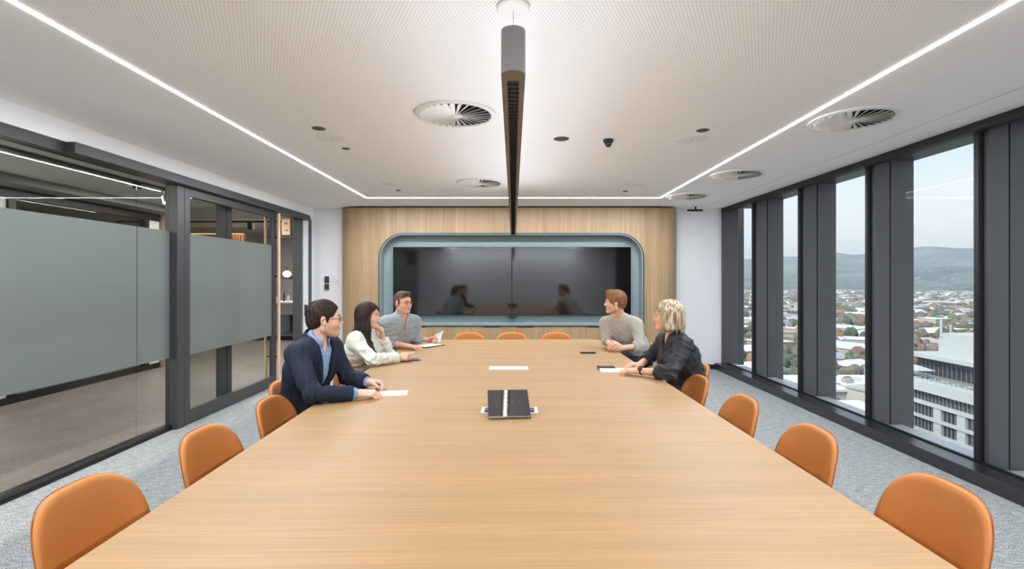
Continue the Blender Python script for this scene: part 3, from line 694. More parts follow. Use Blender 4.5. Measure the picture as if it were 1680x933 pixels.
# papers, tablet, phones, notebook
def flat(name, px, py, w, l, h, rz, m, lab, cat, z0=0, bev=.0):
    x, y = ontable(px, py, z0)
    e = empty(name, (x, y, TZ+z0), rz, label=lab, cat=cat)
    return e, x, y, obj('body', box(nb(), -w/2, w/2, -l/2, l/2, .0004, h, bev), m, e, local=True)
_, _, _, o = flat('paper_sheet', 645, 644.8, .19, .15, .0012, R(8), M['paper'], 'white sheet of paper under the hand of the man in the navy blazer', 'paper')
o.name = 'sheet'
e, x, y, o = flat('tablet', 671, 591, .14, .19, .008, R(-62), M['blackmat'], 'black tablet lying beside the woman in the cream sweater', 'tablet', bev=.002)
obj('screen', box(nb(), -.062, .062, -.085, .085, .008, .0086), mat('tablet_screen', (92, 104, 122), .12), e, local=True)
e, x, y, o = flat('notepad', 704, 567.5, .21, .30, .009, R(-38), M['blackmat'], 'open black folio with white paper before the man in the grey-blue shirt', 'notepad', bev=.002)
obj('page', box(nb(), -.10, .085, -.14, .14, .009, .011), M['paper'], e, local=True)
e, x, y, o = flat('phone', 964.5, 579.2, .16, .078, .009, R(2), M['blackmat'], 'black phone lying alone on the table before the man in the grey sweater', 'phone', bev=.003)
obj('screen', box(nb(), -.075, .075, -.034, .034, .009, .0095), M['screen'], e, local=True)
e, x, y, o = flat('notebook', 1008, 608.5, .235, .17, .012, R(-6), M['paper'], 'white notebook under the hands of the blonde woman', 'notebook', bev=.001)
obj('cover', box(nb(), -.1195, .1195, -.087, .087, .0002, .0028), mat('cream_cover', (222, 206, 178), .6), e, local=True)
e, x, y, o = flat('phone', 994, 602.5, .15, .075, .009, R(-2), M['blackmat'], 'black phone resting on top of the white notebook', 'phone', z0=.0122, bev=.003)
obj('screen', box(nb(), -.07, .07, -.033, .033, .009, .0095), M['screen'], e, local=True)

# ================================================================== chairs
def rsq(u, v, p=3.2):
    # square -> rounded square
    m = (abs(u)**p+abs(v)**p)**(1/p)
    mx = max(abs(u), abs(v))
    f = mx/m if m > 1e-9 else 1
    return u*f, v*f
def shell(name, fn, th, m, parent, n=22):
    bm = nb(); A, B = [], []
    for j in range(n+1):
        ra, rb = [], []
        for i in range(n+1):
            u, v = -1+2*i/n, -1+2*j/n
            u2, v2 = rsq(math.sin(u*math.pi/2)*.5+u*.5, math.sin(v*math.pi/2)*.5+v*.5)
            c = fn(u2, v2); e = .004
            du = fn(u2+e, v2)-fn(u2-e, v2); dv = fn(u2, v2+e)-fn(u2, v2-e); nn = du.cross(dv).normalized()
            rr = max(abs(u), abs(v)); t = th*(1-rr**6)**.5 if rr < 1 else 0
            ra.append(bm.verts.new(c+nn*t)); rb.append(bm.verts.new(c-nn*t) if rr < .9999 else ra[-1])
        A.append(ra); B.append(rb)
    for j in range(n):
        for i in range(n):
            bm.faces.new((A[j][i], A[j][i+1], A[j+1][i+1], A[j+1][i]))
            try: bm.faces.new((B[j][i], B[j+1][i], B[j+1][i+1], B[j][i+1]))
            except ValueError: pass
    return obj(name, bm, m, parent, local=True, smooth=True)
def back_fn(u, v):
    z = .562+.219*v; hw = .236-.010*v-.008*v*v
    return Vector((u*hw, -.218-.018*(v+1)-.03*max(0,v)+.065*abs(u)**2.6*(1-.25*v), z))
def seat_fn(u, v):
    return Vector((u*.215, v*.205+.0, .452+.012*u*u-.012*v*v+(.03*max(0, -v)**3)))
def make_chair():
    e = empty('meeting_chair', (0, 0, 0))
    bk = shell('backrest', back_fn, .017, M['leather'], e)
    loop = []
    for k in range(81):
        a = math.pi*(-.18+1.36*k/80); p = 3.2
        cu, cv = math.cos(a), math.sin(a); f = 1/((abs(cu)**p+abs(cv)**p)**(1/p))
        P = back_fn(cu*f*.985, cv*f*.985); loop.append(P+Vector((0, -.011, 0)))
    obj('piping', tube(nb(), loop, .0022, 5), M['seam'], bk, local=True, smooth=True)
    shell('seat', seat_fn, .030, M['leather'], e)
    soft(obj('back_support', box(nb(), -.03, .03, -.268, -.236, .40, .56, .01, 2), M['blackmat'], e, local=True))
    bm = nb(); box(bm, -.10, .10, -.10, .10, .405, .422, .006); soft(obj('seat_plate', bm, M['blackmat'], e, local=True))
    soft(obj('pedestal', cyl(nb(), (0, 0, .09), (0, 0, .41), .026, .022, 20), M['blackmat'], e, local=True))
    for k in range(4):
        a = R(45+90*k); c, s = math.cos(a), math.sin(a)
        bm = nb(); tube(bm, [(c*.02, s*.02, .10), (c*.15, s*.15, .085), (c*.29, s*.29, .045)], [.018, .015, .011], 10)
        l = obj('leg', bm, M['blackmat'], e, local=True, smooth=True)
        obj('glide', cyl(nb(), (c*.285, s*.285, 0), (c*.285, s*.285, .04), .014, n=12), M['blackmat'], l, local=True)
    return e
ch0 = make_chair(); used = [0]
def chair(x, y, rz, lab, grp):
    o = ch0 if not used[0] else copy_tree(ch0); used[0] = 1
    o.location = (x, y, 0); o.rotation_euler = (0, 0, R(rz)); tag(o, lab, 'chair', grp); return o
GL, GR, GE = 'tan chairs along the glass partition side', 'tan chairs along the window side', 'tan chairs at the far end of the table'
CHL = 1.205; CHR = 1.17
for (bx, y, lab) in ((1.545, 1.80, 'empty tan leather chair nearest the camera on the glass partition side'), (1.51, 2.46, 'empty tan leather chair second from the camera on the glass partition side'),
                 (1.49, 3.10, 'empty tan leather chair just before the man in the navy blazer'), (1.47, 4.44, 'empty tan leather chair between the navy blazer man and the cream sweater woman')):
    chair(-bx+.25, y, -90, lab, GL)
chair(-1.42, 3.62, -86, 'tan leather chair in which the man in the navy blazer sits', GL)
chair(-1.50, 4.98, -84, 'tan leather chair in which the woman in the cream sweater sits', GL)
chair(-1.34, 5.86, -80, 'tan leather chair in which the man in the grey-blue shirt sits', GL)
for (bx, y, lab) in ((1.54, 1.80, 'empty tan leather chair nearest the camera on the window side'), (1.475, 2.47, 'empty tan leather chair second from the camera on the window side'),
                 (1.435, 3.13, 'empty tan leather chair third from the camera on the window side'), (1.40, 3.80, 'empty tan leather chair next to the blonde woman, camera side')):
    chair(bx-.25, y, 90, lab, GR)
chair(1.38, 4.36, 84, 'tan leather chair in which the blonde woman sits', GR)
chair(1.32, 5.84, 80, 'tan leather chair in which the man in the grey sweater sits', GR)
for (x, lab) in ((-.60, 'left of three empty tan chairs at the far end under the screens'), (-.02, 'middle of three empty tan chairs at the far end under the screens'), (.59, 'right of three empty tan chairs at the far end under the screens')):
    chair(x, 6.66, 180, lab, GE)
# ================================================================== figure modelling: smooth-union fields meshed with surface nets
def V3(*a): return np.array(a, dtype=np.float32)
def unit(v): v = np.asarray(v, np.float32); return v/np.linalg.norm(v)
class Field:
    def __init__(s): s.pr = []
    def add(s, fn, k=.015, op='u'): s.pr.append((fn, k, op)); return s
    def cone(s, a, b, ra, rb, k=.015, op='u', flat=None, cap=False):
        a, b = V3(*a), V3(*b)
        def fn(P, a=a, b=b, ra=ra, rb=rb, flat=flat, cap=cap):
            q = P-a; ab = b-a
            if flat is not None:
                n, sc = flat; q = q+(sc-1)*(q@n)[..., None]*n; ab = ab+(sc-1)*(ab@n)*n
            t = np.clip((q@ab)/(ab@ab+1e-9), 0, 1)
            d = np.linalg.norm(q-t[..., None]*ab, axis=-1)-(ra+(rb-ra)*t)
            if flat is not None: d = d/flat[1]**.6
            if cap: u_ = unit(b-a); d = np.maximum(d, (P-b)@u_)
            return d
        return s.add(fn, k, op)
    def ell(s, c, r, Rm=None, k=.015, op='u'):
        c, r = V3(*c), V3(*r)
        def fn(P, c=c, r=r, Rm=Rm):
            q = P-c
            if Rm is not None: q = q@Rm
            k0 = np.linalg.norm(q/r, axis=-1); k1 = np.linalg.norm(q/(r*r), axis=-1)+1e-9
            return k0*(k0-1)/k1
        return s.add(fn, k, op)
    def half(s, p, n, k=.005, op='s'):   # removes the side the normal points to
        p, n = V3(*p), unit(n)
        return s.add(lambda P: -((P-p)@n), k, op)
    def eval(s, P, cull=None):
        d = None
        for fn, k, op in s.pr:
            if d is None: d = fn(P); continue
            if op == 'u':
                if cull is not None:
                    C, rad, dc = cull
                    f = fn(C); act = f < dc+2*rad+k
                    if not act.any(): continue
                    sub = fn(P[act]); cur = d[act]
                else: sub = fn(P); cur = d; act = None
                if k > 0:
                    h = np.clip(.5+.5*(cur-sub)/k, 0, 1); r = cur+(sub-cur)*h-k*h*(1-h)
                else: r = np.minimum(cur, sub)
                if act is not None: d[act] = r
                else: d = r
            elif op == 's':
                g = -fn(P); h = np.clip(.5+.5*(g-d)/k, 0, 1); d = d+(g-d)*h+k*h*(1-h)
            elif op == 'd': d = d+fn(P)
        return d
def mesh_field(name, f, lo, hi, h, mat_, parent, colfn=None, relax=1, **kw):
    lo = np.array(lo, np.float32); hi = np.array(hi, np.float32); B = 8
    nb_ = np.ceil((hi-lo)/(h*B)).astype(int); nx, ny, nz = nb_*B
    bc = np.stack(np.meshgrid(*[np.arange(n) for n in nb_], indexing='ij'), -1).reshape(-1, 3)
    C = lo+(bc*B+B/2-.5)*h; C = C.astype(np.float32)
    dc = f.eval(C); rad = B*h*.87
    act = np.abs(dc) < rad*1.5+.012
    G = np.empty((nb_[0], nb_[1], nb_[2], B, B, B), np.float32)
    G[...] = np.sign(dc).reshape(nb_)[..., None, None, None]*.1
    ab = bc[act]
    off = np.stack(np.meshgrid(*[np.arange(B)]*3, indexing='ij'), -1).reshape(-1, 3)
    res = np.empty((len(ab), B**3), np.float32); ca = C[act]; da = dc[act]
    for i in range(0, len(ab), 600):
        P = (lo+(ab[i:i+600, None]*B+off[None])*h).astype(np.float32)
        res[i:i+600] = f.eval(P, (ca[i:i+600], rad, da[i:i+600]))
    G[ab[:, 0], ab[:, 1], ab[:, 2]] = res.reshape(-1, B, B, B)
    G = G.transpose(0, 3, 1, 4, 2, 5).reshape(nx, ny, nz)
    G[[0, -1]] = .1; G[:, [0, -1]] = .1; G[:, :, [0, -1]] = .1
    S = G < 0
    cnt = np.zeros((nx-1, ny-1, nz-1), np.int8)
    for a in (0, 1):
        for b in (0, 1):
            for c in (0, 1): cnt += S[a:nx-1+a, b:ny-1+b, c:nz-1+c]
    cells = np.argwhere((cnt > 0) & (cnt < 8)); idx = np.full((nx-1, ny-1, nz-1), -1, np.int32)
    idx[cells[:, 0], cells[:, 1], cells[:, 2]] = np.arange(len(cells))
    acc = np.zeros((len(cells), 3), np.float32); num = np.zeros(len(cells), np.float32)
    cs = [(a, b, c) for a in (0, 1) for b in (0, 1) for c in (0, 1)]
    val = {o: G[cells[:, 0]+o[0], cells[:, 1]+o[1], cells[:, 2]+o[2]] for o in cs}
    for o in cs:
        for ax in range(3):
            if o[ax]: continue
            p = list(o); p[ax] = 1; p = tuple(p); v0, v1 = val[o], val[p]; m = (v0 < 0) != (v1 < 0)
            t = np.where(m, v0/(v0-v1+1e-12), 0)
            pos = np.tile(np.array(o, np.float32), (len(cells), 1)); pos[:, ax] = t
            acc[m] += pos[m]; num[m] += 1
    verts = lo+(cells+acc/num[:, None])*h
    quads = []
    for ax in range(3):
        sl0 = [slice(1, n-1) for n in (nx, ny, nz)]; sl1 = list(sl0)
        sl0[ax] = slice(0, (nx, ny, nz)[ax]-1); sl1[ax] = slice(1, (nx, ny, nz)[ax])
        a = S[tuple(sl0)]; b = S[tuple(sl1)]; e = np.argwhere(a != b); base = e.copy()
        for k in range(3):
            if k != ax: base[:, k] += 1
        sgn = a[e[:, 0], e[:, 1], e[:, 2]]
        u, v = (ax+1) % 3, (ax+2) % 3
        def ci(du, dv):
            q = base.copy(); q[:, u] -= du; q[:, v] -= dv; return idx[q[:, 0], q[:, 1], q[:, 2]]
        Q = np.stack([ci(1, 1), ci(0, 1), ci(0, 0), ci(1, 0)], 1)
        Q[~sgn] = Q[~sgn][:, ::-1]; quads.append(Q)
    Q = np.concatenate(quads); Q = Q[(Q >= 0).all(1)]
    for _ in range(relax):
        s_ = np.zeros_like(verts); n_ = np.zeros(len(verts), np.float32)
        for a, b in ((0, 1), (1, 2), (2, 3), (3, 0)):
            np.add.at(s_, Q[:, a], verts[Q[:, b]]); np.add.at(n_, Q[:, a], 1)
            np.add.at(s_, Q[:, b], verts[Q[:, a]]); np.add.at(n_, Q[:, b], 1)
        verts = verts*.5+.5*s_/np.maximum(n_, 1)[:, None]
    me = bpy.data.meshes.new(name); me.vertices.add(len(verts)); me.vertices.foreach_set('co', verts.astype(np.float32).ravel())
    me.loops.add(len(Q)*4); me.loops.foreach_set('vertex_index', Q.astype(np.int32).ravel())
    me.polygons.add(len(Q)); me.polygons.foreach_set('loop_start', np.arange(0, len(Q)*4, 4, dtype=np.int32))
    me.update(calc_edges=True); me.validate(); me.shade_smooth()
    if colfn is not None:
        ca_ = me.color_attributes.new('Col', 'FLOAT_COLOR', 'POINT'); c = colfn(verts).astype(np.float32)
        ca_.data.foreach_set('color', np.concatenate([c, np.ones((len(c), 1), np.float32)], 1).ravel())
    return obj(name, me, mat_, parent, **kw)

def m_skin():
    m, nt, N, L, b = newmat('skin')
    a = N.new('ShaderNodeAttribute'); a.attribute_name = 'Col'; L.new(a.outputs['Color'], b.inputs['Base Color'])
    b.inputs['Roughness'].default_value = .5; b.inputs['Subsurface Weight'].default_value = .12
    b.inputs['Subsurface Radius'].default_value = (.012, .005, .003); b.inputs['Subsurface Scale'].default_value = 1.0
    b.inputs['Specular IOR Level'].default_value = .35
    return m
M['skin'] = m_skin()
def m_hair(name, c1, c2, k=1.0):
    m, nt, N, L, b = newmat(name)
    tc = N.new('ShaderNodeTexCoord'); mp = N.new('ShaderNodeMapping'); mp.inputs['Scale'].default_value = (160*k, 160*k, 14*k); L.new(tc.outputs['Object'], mp.inputs[0])
    n = N.new('ShaderNodeTexNoise'); n.inputs['Scale'].default_value = 1; n.inputs['Detail'].default_value = 3; L.new(mp.outputs[0], n.inputs[0])
    r = N.new('ShaderNodeValToRGB'); r.color_ramp.elements[0].position = .32; r.color_ramp.elements[1].position = .68
    r.color_ramp.elements[0].color = lin(c1); r.color_ramp.elements[1].color = lin(c2); L.new(n.outputs[0], r.inputs[0]); L.new(r.outputs[0], b.inputs['Base Color'])
    b.inputs['Roughness'].default_value = .62; b.inputs['Specular IOR Level'].default_value = .3
    bp = N.new('ShaderNodeBump'); bp.inputs['Strength'].default_value = .6; bp.inputs['Distance'].default_value = .003; L.new(n.outputs[0], bp.inputs['Height']); L.new(bp.outputs[0], b.inputs['Normal'])
    return m
M['eye'] = mat('eye_white', (225, 220, 215), .2); M['iris'] = mat('dark_iris', (45, 32, 25), .15)
M['lens'] = glass('spectacle_lens', (.97, .97, .97), .8)

def head_frame(H, yaw, pitch=0, roll=0, s=1.0):
    f = V3(math.cos(R(yaw))*math.cos(R(pitch)), math.sin(R(yaw))*math.cos(R(pitch)), math.sin(R(pitch)))
    l = unit(np.cross(V3(0, 0, 1), f)); u = np.cross(f, l)
    if roll:
        c, s_ = math.cos(R(roll)), math.sin(R(roll)); l, u = l*c+u*s_, u*c-l*s_
    Rm = np.stack([f, l, u], 1).astype(np.float32)   # local = (P-H) @ Rm
    H = V3(*H)
    return dict(H=H, R=Rm, s=s, w=lambda x, y, z: H+Rm@V3(x*s, y*s, z*s), loc=lambda P: ((P-H)@Rm)/s)
def add_head(F, h, neck_to, nr=.056, male=True, wide=1.0):
    w, s, Rm = h['w'], h['s'], h['R']; W = wide
    E = lambda c, r, k=.02, op='u': F.ell(w(*c), [q*s for q in r], Rm, k*s, op)
    Cn = lambda a, b, ra, rb, k=.012, op='u': F.cone(w(*a), w(*b), ra*s, rb*s, k*s, op)
    E((-.015, 0, .035), (.098, .076*W, .087))
    E((.028, 0, -.025), (.060, .057*W, .088), .03)
    j = .024 if male else .020
    for y in (-1, 1):
        Cn((-.005, y*.050*W, -.058), (.056, y*.018, -.094), j, .020, .03)
        E((.052, y*.036*W, -.030), (.030, .026, .030), .025)
    E((.070, 0, -.099), (.021, .024, .018), .018)
    Cn((.080, -.026, .022), (.080, .026, .022), .010, .010, .022)
    for y in (-1, 1):
        E((.094, y*.031, .0), (.013, .018, .0115), .014, 's')
    Cn((.082, 0, .014), (.101, 0, -.020), .0070, .0092, .014)
    E((.101, 0, -.0265), (.0110, .0105, .0090), .010)
    for y in (-1, 1): E((.092, y*.0125, -.030), (.010, .0072, .0070), .008)
    for y in (-1, 1):      # lids
        Cn((.0815, y*.018, .004), (.0850, y*.031, .0100), .0030, .0034, .005); Cn((.0850, y*.031, .0100), (.075, y*.044, .003), .0034, .0030, .005)
        Cn((.0815, y*.019, -.0075), (.075, y*.043, -.0065), .0030, .0030, .006)
    # mouth
    E((.074, 0, -.062), (.018, .026, .016), .014); Cn((.081, -.021, -.0585), (.0905, 0, -.0600), .0032, .0044, .007); Cn((.081, .021, -.0585), (.0905, 0, -.0600), .0032, .0044, .007)
    Cn((.080, -.019, -.0635), (.0885, 0, -.0700), .0032, .0048, .006); Cn((.080, .019, -.0635), (.0885, 0, -.0700), .0032, .0048, .006)
    for y in (-1, 1):      # ears
        E((-.008, y*.079*W, -.006), (.019, .0075, .031), .008)
        E((-.004, y*.087*W, -.001), (.010, .006, .018), .005, 's')
        E((-.002, y*.077*W, -.032), (.009, .006, .010), .006)
    F.cone(w(-.036, 0, -.045), V3(*neck_to), nr*.93*s, nr*1.0, .018)
def add_hand(F, Wp, d, pn, side, curl=(.35, .45, .5, .55), thumb=.3, spread=.05, s=1.0, tcurl=.4):
    """Wp wrist, d pointing direction, pn palm normal (towards what the palm faces), side = +1 puts the thumb along d x pn"""
    Wp = V3(*Wp); d = unit(d); pn = V3(*pn); pn = unit(pn-d*(pn@d)); l = np.cross(d, pn)*side
    flat = (pn, 1.35)
    K = []
    for i, (y, x) in enumerate(((.030, .088), (.010, .092), (-.011, .088), (-.030, .080))):
        kn = Wp+(d*x+l*y-pn*.004)*s; K.append(kn)
        F.cone(Wp+(d*.008+l*y*.55)*s, kn, .0165*s, .0125*s, .014*s)
    lens = ((.043, .026, .020), (.048, .030, .021), (.044, .028, .020), (.034, .021, .018)); rr = (.0090, .0092, .0088, .0078)
    for i, kn in enumerate(K):
        c = curl[i]; a = (1.5-i)*spread; dd = unit(d+l*a); p = kn
        ang = 0
        for j, L_ in enumerate(lens[i]):
            ang += c*(1.0, 1.25, .8)[j]
            v = dd*math.cos(ang)+pn*math.sin(ang); q = p+v*L_*s
            F.cone(p, q, (rr[i]-.0006*j)*s, (rr[i]-.0006*(j+1)-.0002)*s, .004*s); p = q
    t0 = Wp+(d*.020+l*.024+pn*.006)*s; t1 = t0+(d*.034+l*.024+pn*.010*(1+thumb))*s
    F.cone(t0, t1, .0165*s, .0125*s, .016*s)
    v = unit(d*.85+l*(.45-tcurl*.6)+pn*thumb); t2 = t1+v*.034*s; F.cone(t1, t2, .0115*s, .0100*s, .005*s)
    v = unit(v+(-l)*tcurl*.6+pn*thumb*.4); F.cone(t2, t2+v*.026*s, .0100*s, .0080*s, .004*s)
    F.cone(Wp-d*.02, Wp+d*.02*s, .0250*s, .0215*s, .014, flat=flat)

def torso(F, p, off=0.0, k=.05, fit=1.0, bust=0, low=True):
    Pv, Wt, Ch, Nk, SL, SR = (V3(*p[q]) for q in ('pelvis', 'waist', 'chest', 'neck', 'sl', 'sr'))
    l = unit(SL-SR); u = unit(Nk-Wt); f = unit(np.cross(l, u)); fl = (f, 1.42)
    wid = np.linalg.norm(SL-SR)/2*fit
    F.cone(Pv, Wt, wid*.86+off, wid*.80+off, k, flat=(f, 1.3))
    F.cone(Wt, Ch, wid*.80+off, wid*.92+off, k, flat=fl)
    up = Ch*.45+(SL+SR)/2*.55
    F.cone(Ch, up, wid*.92+off, wid*.72+off, k, flat=(f, 1.35))
    F.cone(SL-l*.035, SR+l*.035, .047+off*.6, .047+off*.6, k)
    for S_ in (SL, SR): F.cone(Nk-u*.01, S_, .046+off*.6, .042+off*.6, k)
    if bust:
        for sd in (-1, 1): F.ell(Ch+f*(wid*.50)+l*sd*.075-u*.02, (.07+off, .07+off, .07+off), None, .06)
    return f, l, u
def arm(F, S_, E_, W_, off=0.0, r=(.052, .043, .040, .028), k=.02, cap_at=None, flare=0):
    S_, E_, W_ = V3(*S_), V3(*E_), V3(*W_)
    F.cone(S_, E_, r[0]+off*.7, r[1]+off, .06)
    if cap_at is None: F.cone(E_, W_, r[2]+off, r[3]+off, k)
    elif cap_at > 0:
        e = E_+(W_-E_)*cap_at; F.cone(E_, e, r[2]+off, r[2]+(r[3]-r[2])*cap_at+off+flare, k, cap=True)
def folds(A, seed, sc=1.0, foc=()):
    rs = np.random.RandomState(seed); ks = rs.normal(size=(5, 3)).astype(np.float32); ks = ks/np.linalg.norm(ks, axis=1)[:, None]
    wl = np.array([.085, .062, .11, .047, .036], np.float32)*sc; ph = rs.uniform(0, 6, 5)
    am = np.array([1, .8, 1, .5, .35])*A/1.6
    foc = [(V3(*c), r_) for c, r_ in foc]
    def fn(P):
        w1 = np.sin(P@(ks[0]*28)+1.3)*.9+np.sin(P@(ks[3]*41))*.5
        d = 0
        for i in range(5): d = d+am[i]*(1-2*np.abs(np.sin((P@ks[i])*math.pi/wl[i]+ph[i]+w1)))
        if foc:
            g = .45
            for c, r_ in foc: g = g+1.1*np.exp(-((P-c)**2).sum(-1)/(r_*r_))
            d = d*g
        return -d
    return fn
def legs(name, p, parent, m, f, r=(.085, .06, .05), hip=.09):
    """trousers for a seated figure, shoes under the knees"""
    Pv = V3(*p['pelvis']); l = unit(np.cross(V3(0, 0, 1), V3(f[0], f[1], 0))); f2 = unit(V3(f[0], f[1], 0))
    F = Field(); F.cone(Pv-l*.07+V3(0, 0, -.01), Pv+l*.07+V3(0, 0, -.01), .105, .105, .04)
    feet = []
    for sd in (-1, 1):
        h0 = Pv+l*sd*hip; kn = h0+f2*.40+l*sd*.03+V3(0, 0, .52-Pv[2]); an = V3(kn[0], kn[1], .10)+f2*.02
        F.cone(h0, kn, r[0]+.01, r[1]+.006, .04); F.cone(kn, an, r[1], r[2]*.95, .03, cap=True); feet.append(an)
    F.add(folds(.005, 5), 0, 'd')
    A = np.array([Pv, *feet]); lo = A.min(0)-.2; hi = A.max(0)+.2; lo[2] = .06; hi[2] = Pv[2]+.14
    for q in feet: hi = np.maximum(hi, q+.12); lo = np.minimum(lo, q-.12)
    lo[2] = .06; lo[:2] -= .05; hi[:2] += .05
    mesh_field(name, F, lo, hi, .011, m, parent)
    for an in feet:
        G = Field(); t = V3(an[0], an[1], 0)
        G.cone(t-f2*.04+V3(0, 0, .045), t+f2*.15+V3(0, 0, .032), .042, .034, .03); G.cone(t+V3(0, 0, .05), t+V3(0, 0, .11), .042, .038, .03)
        G.half((0, 0, .004), (0, 0, -1))
        mesh_field('shoe', G, t-.2+V3(0, 0, .15), t+.25, .009, M['blackmat'], parent)
def eyes(h, parent):
    for y in (-1, 1):
        c = h['w'](.0735, y*.031, .0005); s = h['s']
        bm = nb(); bmesh.ops.create_uvsphere(bm, u_segments=16, v_segments=10, radius=.0115*s, matrix=Matrix.Translation(Vector(c)))
        o = obj('eye', bm, M['eye'], parent, smooth=True)
        d = h['R']@V3(1, -.08*y, 0); a = c+d*.0070*s; b = c+d*.0118*s
        obj('iris', cyl(nb(), a, b, .0068*s, .0056*s, 14), M['iris'], o)
def brows(h, parent, m, th=.0035):
    for y in (-1, 1):
        bm = nb(); s = h['s']
        tube(bm, [h['w'](.0915, y*.012, .0195), h['w'](.0925, y*.024, .0245), h['w'](.0865, y*.037, .0255), h['w'](.0775, y*.048, .0205)], [th*.8*s, th*1.05*s, th*.9*s, th*.4*s], 6)
        obj('eyebrow', bm, m, parent, smooth=True)
def skincol(h, base, lip, beard=None, beard_amt=0):
    base = np.array(lin(base)[:3]); lip = np.array(lin(lip)[:3]); bd = np.array(lin(beard)[:3]) if beard else None
    def fn(Vv):
        L_ = h['loc'](Vv); c = np.tile(base, (len(Vv), 1)).astype(np.float32)
        def blend(c, col, m): m = np.clip(m, 0, 1)[:, None]; return c*(1-m)+col*m
        g = lambda cx, cy, cz, rx, ry, rz: np.exp(-(((L_[:, 0]-cx)/rx)**2+((np.abs(L_[:, 1])-cy)/ry)**2+((L_[:, 2]-cz)/rz)**2))
        c = blend(c, base*np.array([1.05, .72, .68]), .28*g(.06, .042, -.028, .04, .022, .022)+.22*g(.11, 0, -.028, .02, .014, .014)+.3*g(-.01, .082, 0, .03, .016, .04))
        if beard:
            m = np.clip((-.030-L_[:, 2])/.02, 0, 1)*np.clip((L_[:, 0]-.0+.02)/.02, 0, 1)*np.clip((L_[:, 2]+.135)/.02, 0, 1)
            m = m*(1-np.exp(-(((L_[:, 1])/.0)**2)) if False else m*0+1)
            c = blend(c, bd, beard_amt*m)
        lm = ((L_[:, 0] > .078) & (np.abs(L_[:, 1]) < .021) & (np.abs(L_[:, 2]+.0648) < .0088)).astype(float)
        c = blend(c, lip, .6*lm); c = blend(c, base*.25, .8*((L_[:, 0] > .078) & (np.abs(L_[:, 1]) < .021) & (np.abs(L_[:, 2]+.0645) < .0014)))
        return c
    return fn
def hair_noise(h, A, fx=70, fz=12, seed=0):
    def fn(P):
        L_ = h['loc'](P); a = np.arctan2(L_[..., 1], L_[..., 0]+.015)
        q = a*fx*.16+L_[..., 2]*fz; q2 = a*fx*.37-L_[..., 2]*fz*1.7+seed
        return -A*(.5*np.sin(q*2+np.sin(L_[..., 2]*40+seed)*1.2)+.35*np.sin(q2*2.1)+.3*np.sin(L_[..., 0]*150+q)*np.clip(L_[..., 2]*14, 0, 1))
    return fn
def strands(F, h, m, parent, n, L_, rad, crown=(-.05, 0, .125), lift=.002, seed=0, side=0.0, spread=.35, zmax=9):
    rs = np.random.RandomState(seed); H = h['H']; K = 7
    P = H+rs.uniform(-1, 1, (n*14, 3)).astype(np.float32)*np.array([.2, .2, .16], np.float32)
    P[:, 2] -= (0 if L_ < .06 else .05)
    def grad(P):
        e = .003; g = np.stack([F.eval(P+np.eye(3, dtype=np.float32)[i]*e)-F.eval(P-np.eye(3, dtype=np.float32)[i]*e) for i in range(3)], -1)
        return g/(np.linalg.norm(g, axis=-1, keepdims=True)+1e-9)
    P = P[np.abs(F.eval(P)) < .022]
    for _ in range(3): P = P-grad(P)*F.eval(P)[:, None]
    P = P[np.abs(F.eval(P)) < .002][:n]; n = len(P); Cw = h['w'](*crown)
    path = [P]; jit = rs.normal(0, spread, (n, 3)).astype(np.float32); ph = rs.uniform(0, 6, n)
    for k in range(K-1):
        q = path[-1]; g = grad(q); t = q-Cw; t = t/(np.linalg.norm(t, axis=1, keepdims=True)+1e-6)+jit*.5+np.array([0, 0, -.25], np.float32)
        t = t-(t*g).sum(1, keepdims=True)*g; t = t/(np.linalg.norm(t, axis=1, keepdims=True)+1e-6)
        q = q+t*(L_/(K-1)); d = F.eval(q); q = q-np.clip(d, -.01, .01)[:, None]*grad(q)*.9+g*lift*(k/K); path.append(q.astype(np.float32))
    path = np.stack(path, 1); rr = rad*np.array([.5, .9, 1, 1, .85, .6, .15])
    T = np.gradient(path, axis=1); T /= (np.linalg.norm(T, axis=-1, keepdims=True)+1e-9)
    A = np.cross(T, np.array([.3, .2, 1.0])); A /= (np.linalg.norm(A, axis=-1, keepdims=True)+1e-9); B = np.cross(T, A)
    V_ = np.stack([path+(A*math.cos(a)+B*math.sin(a))*rr[None, :, None] for a in (0, 2.1, 4.2)], 2)   # n,K,3,3
    idx = np.arange(n*K*3).reshape(n, K, 3); Q = []
    for a in range(3):
        b = (a+1) % 3; Q.append(np.stack([idx[:, :-1, a], idx[:, :-1, b], idx[:, 1:, b], idx[:, 1:, a]], -1).reshape(-1, 4))
    Q = np.concatenate(Q); me = bpy.data.meshes.new('hair_strands'); V_ = V_.reshape(-1, 3)
    me.vertices.add(len(V_)); me.vertices.foreach_set('co', V_.astype(np.float32).ravel()); me.loops.add(len(Q)*4)
    me.loops.foreach_set('vertex_index', Q.astype(np.int32).ravel()); me.polygons.add(len(Q)); me.polygons.foreach_set('loop_start', np.arange(0, len(Q)*4, 4, dtype=np.int32))
    me.update(calc_edges=True); me.shade_smooth(); return obj('hair_strands', me, m, parent, kind='stuff')
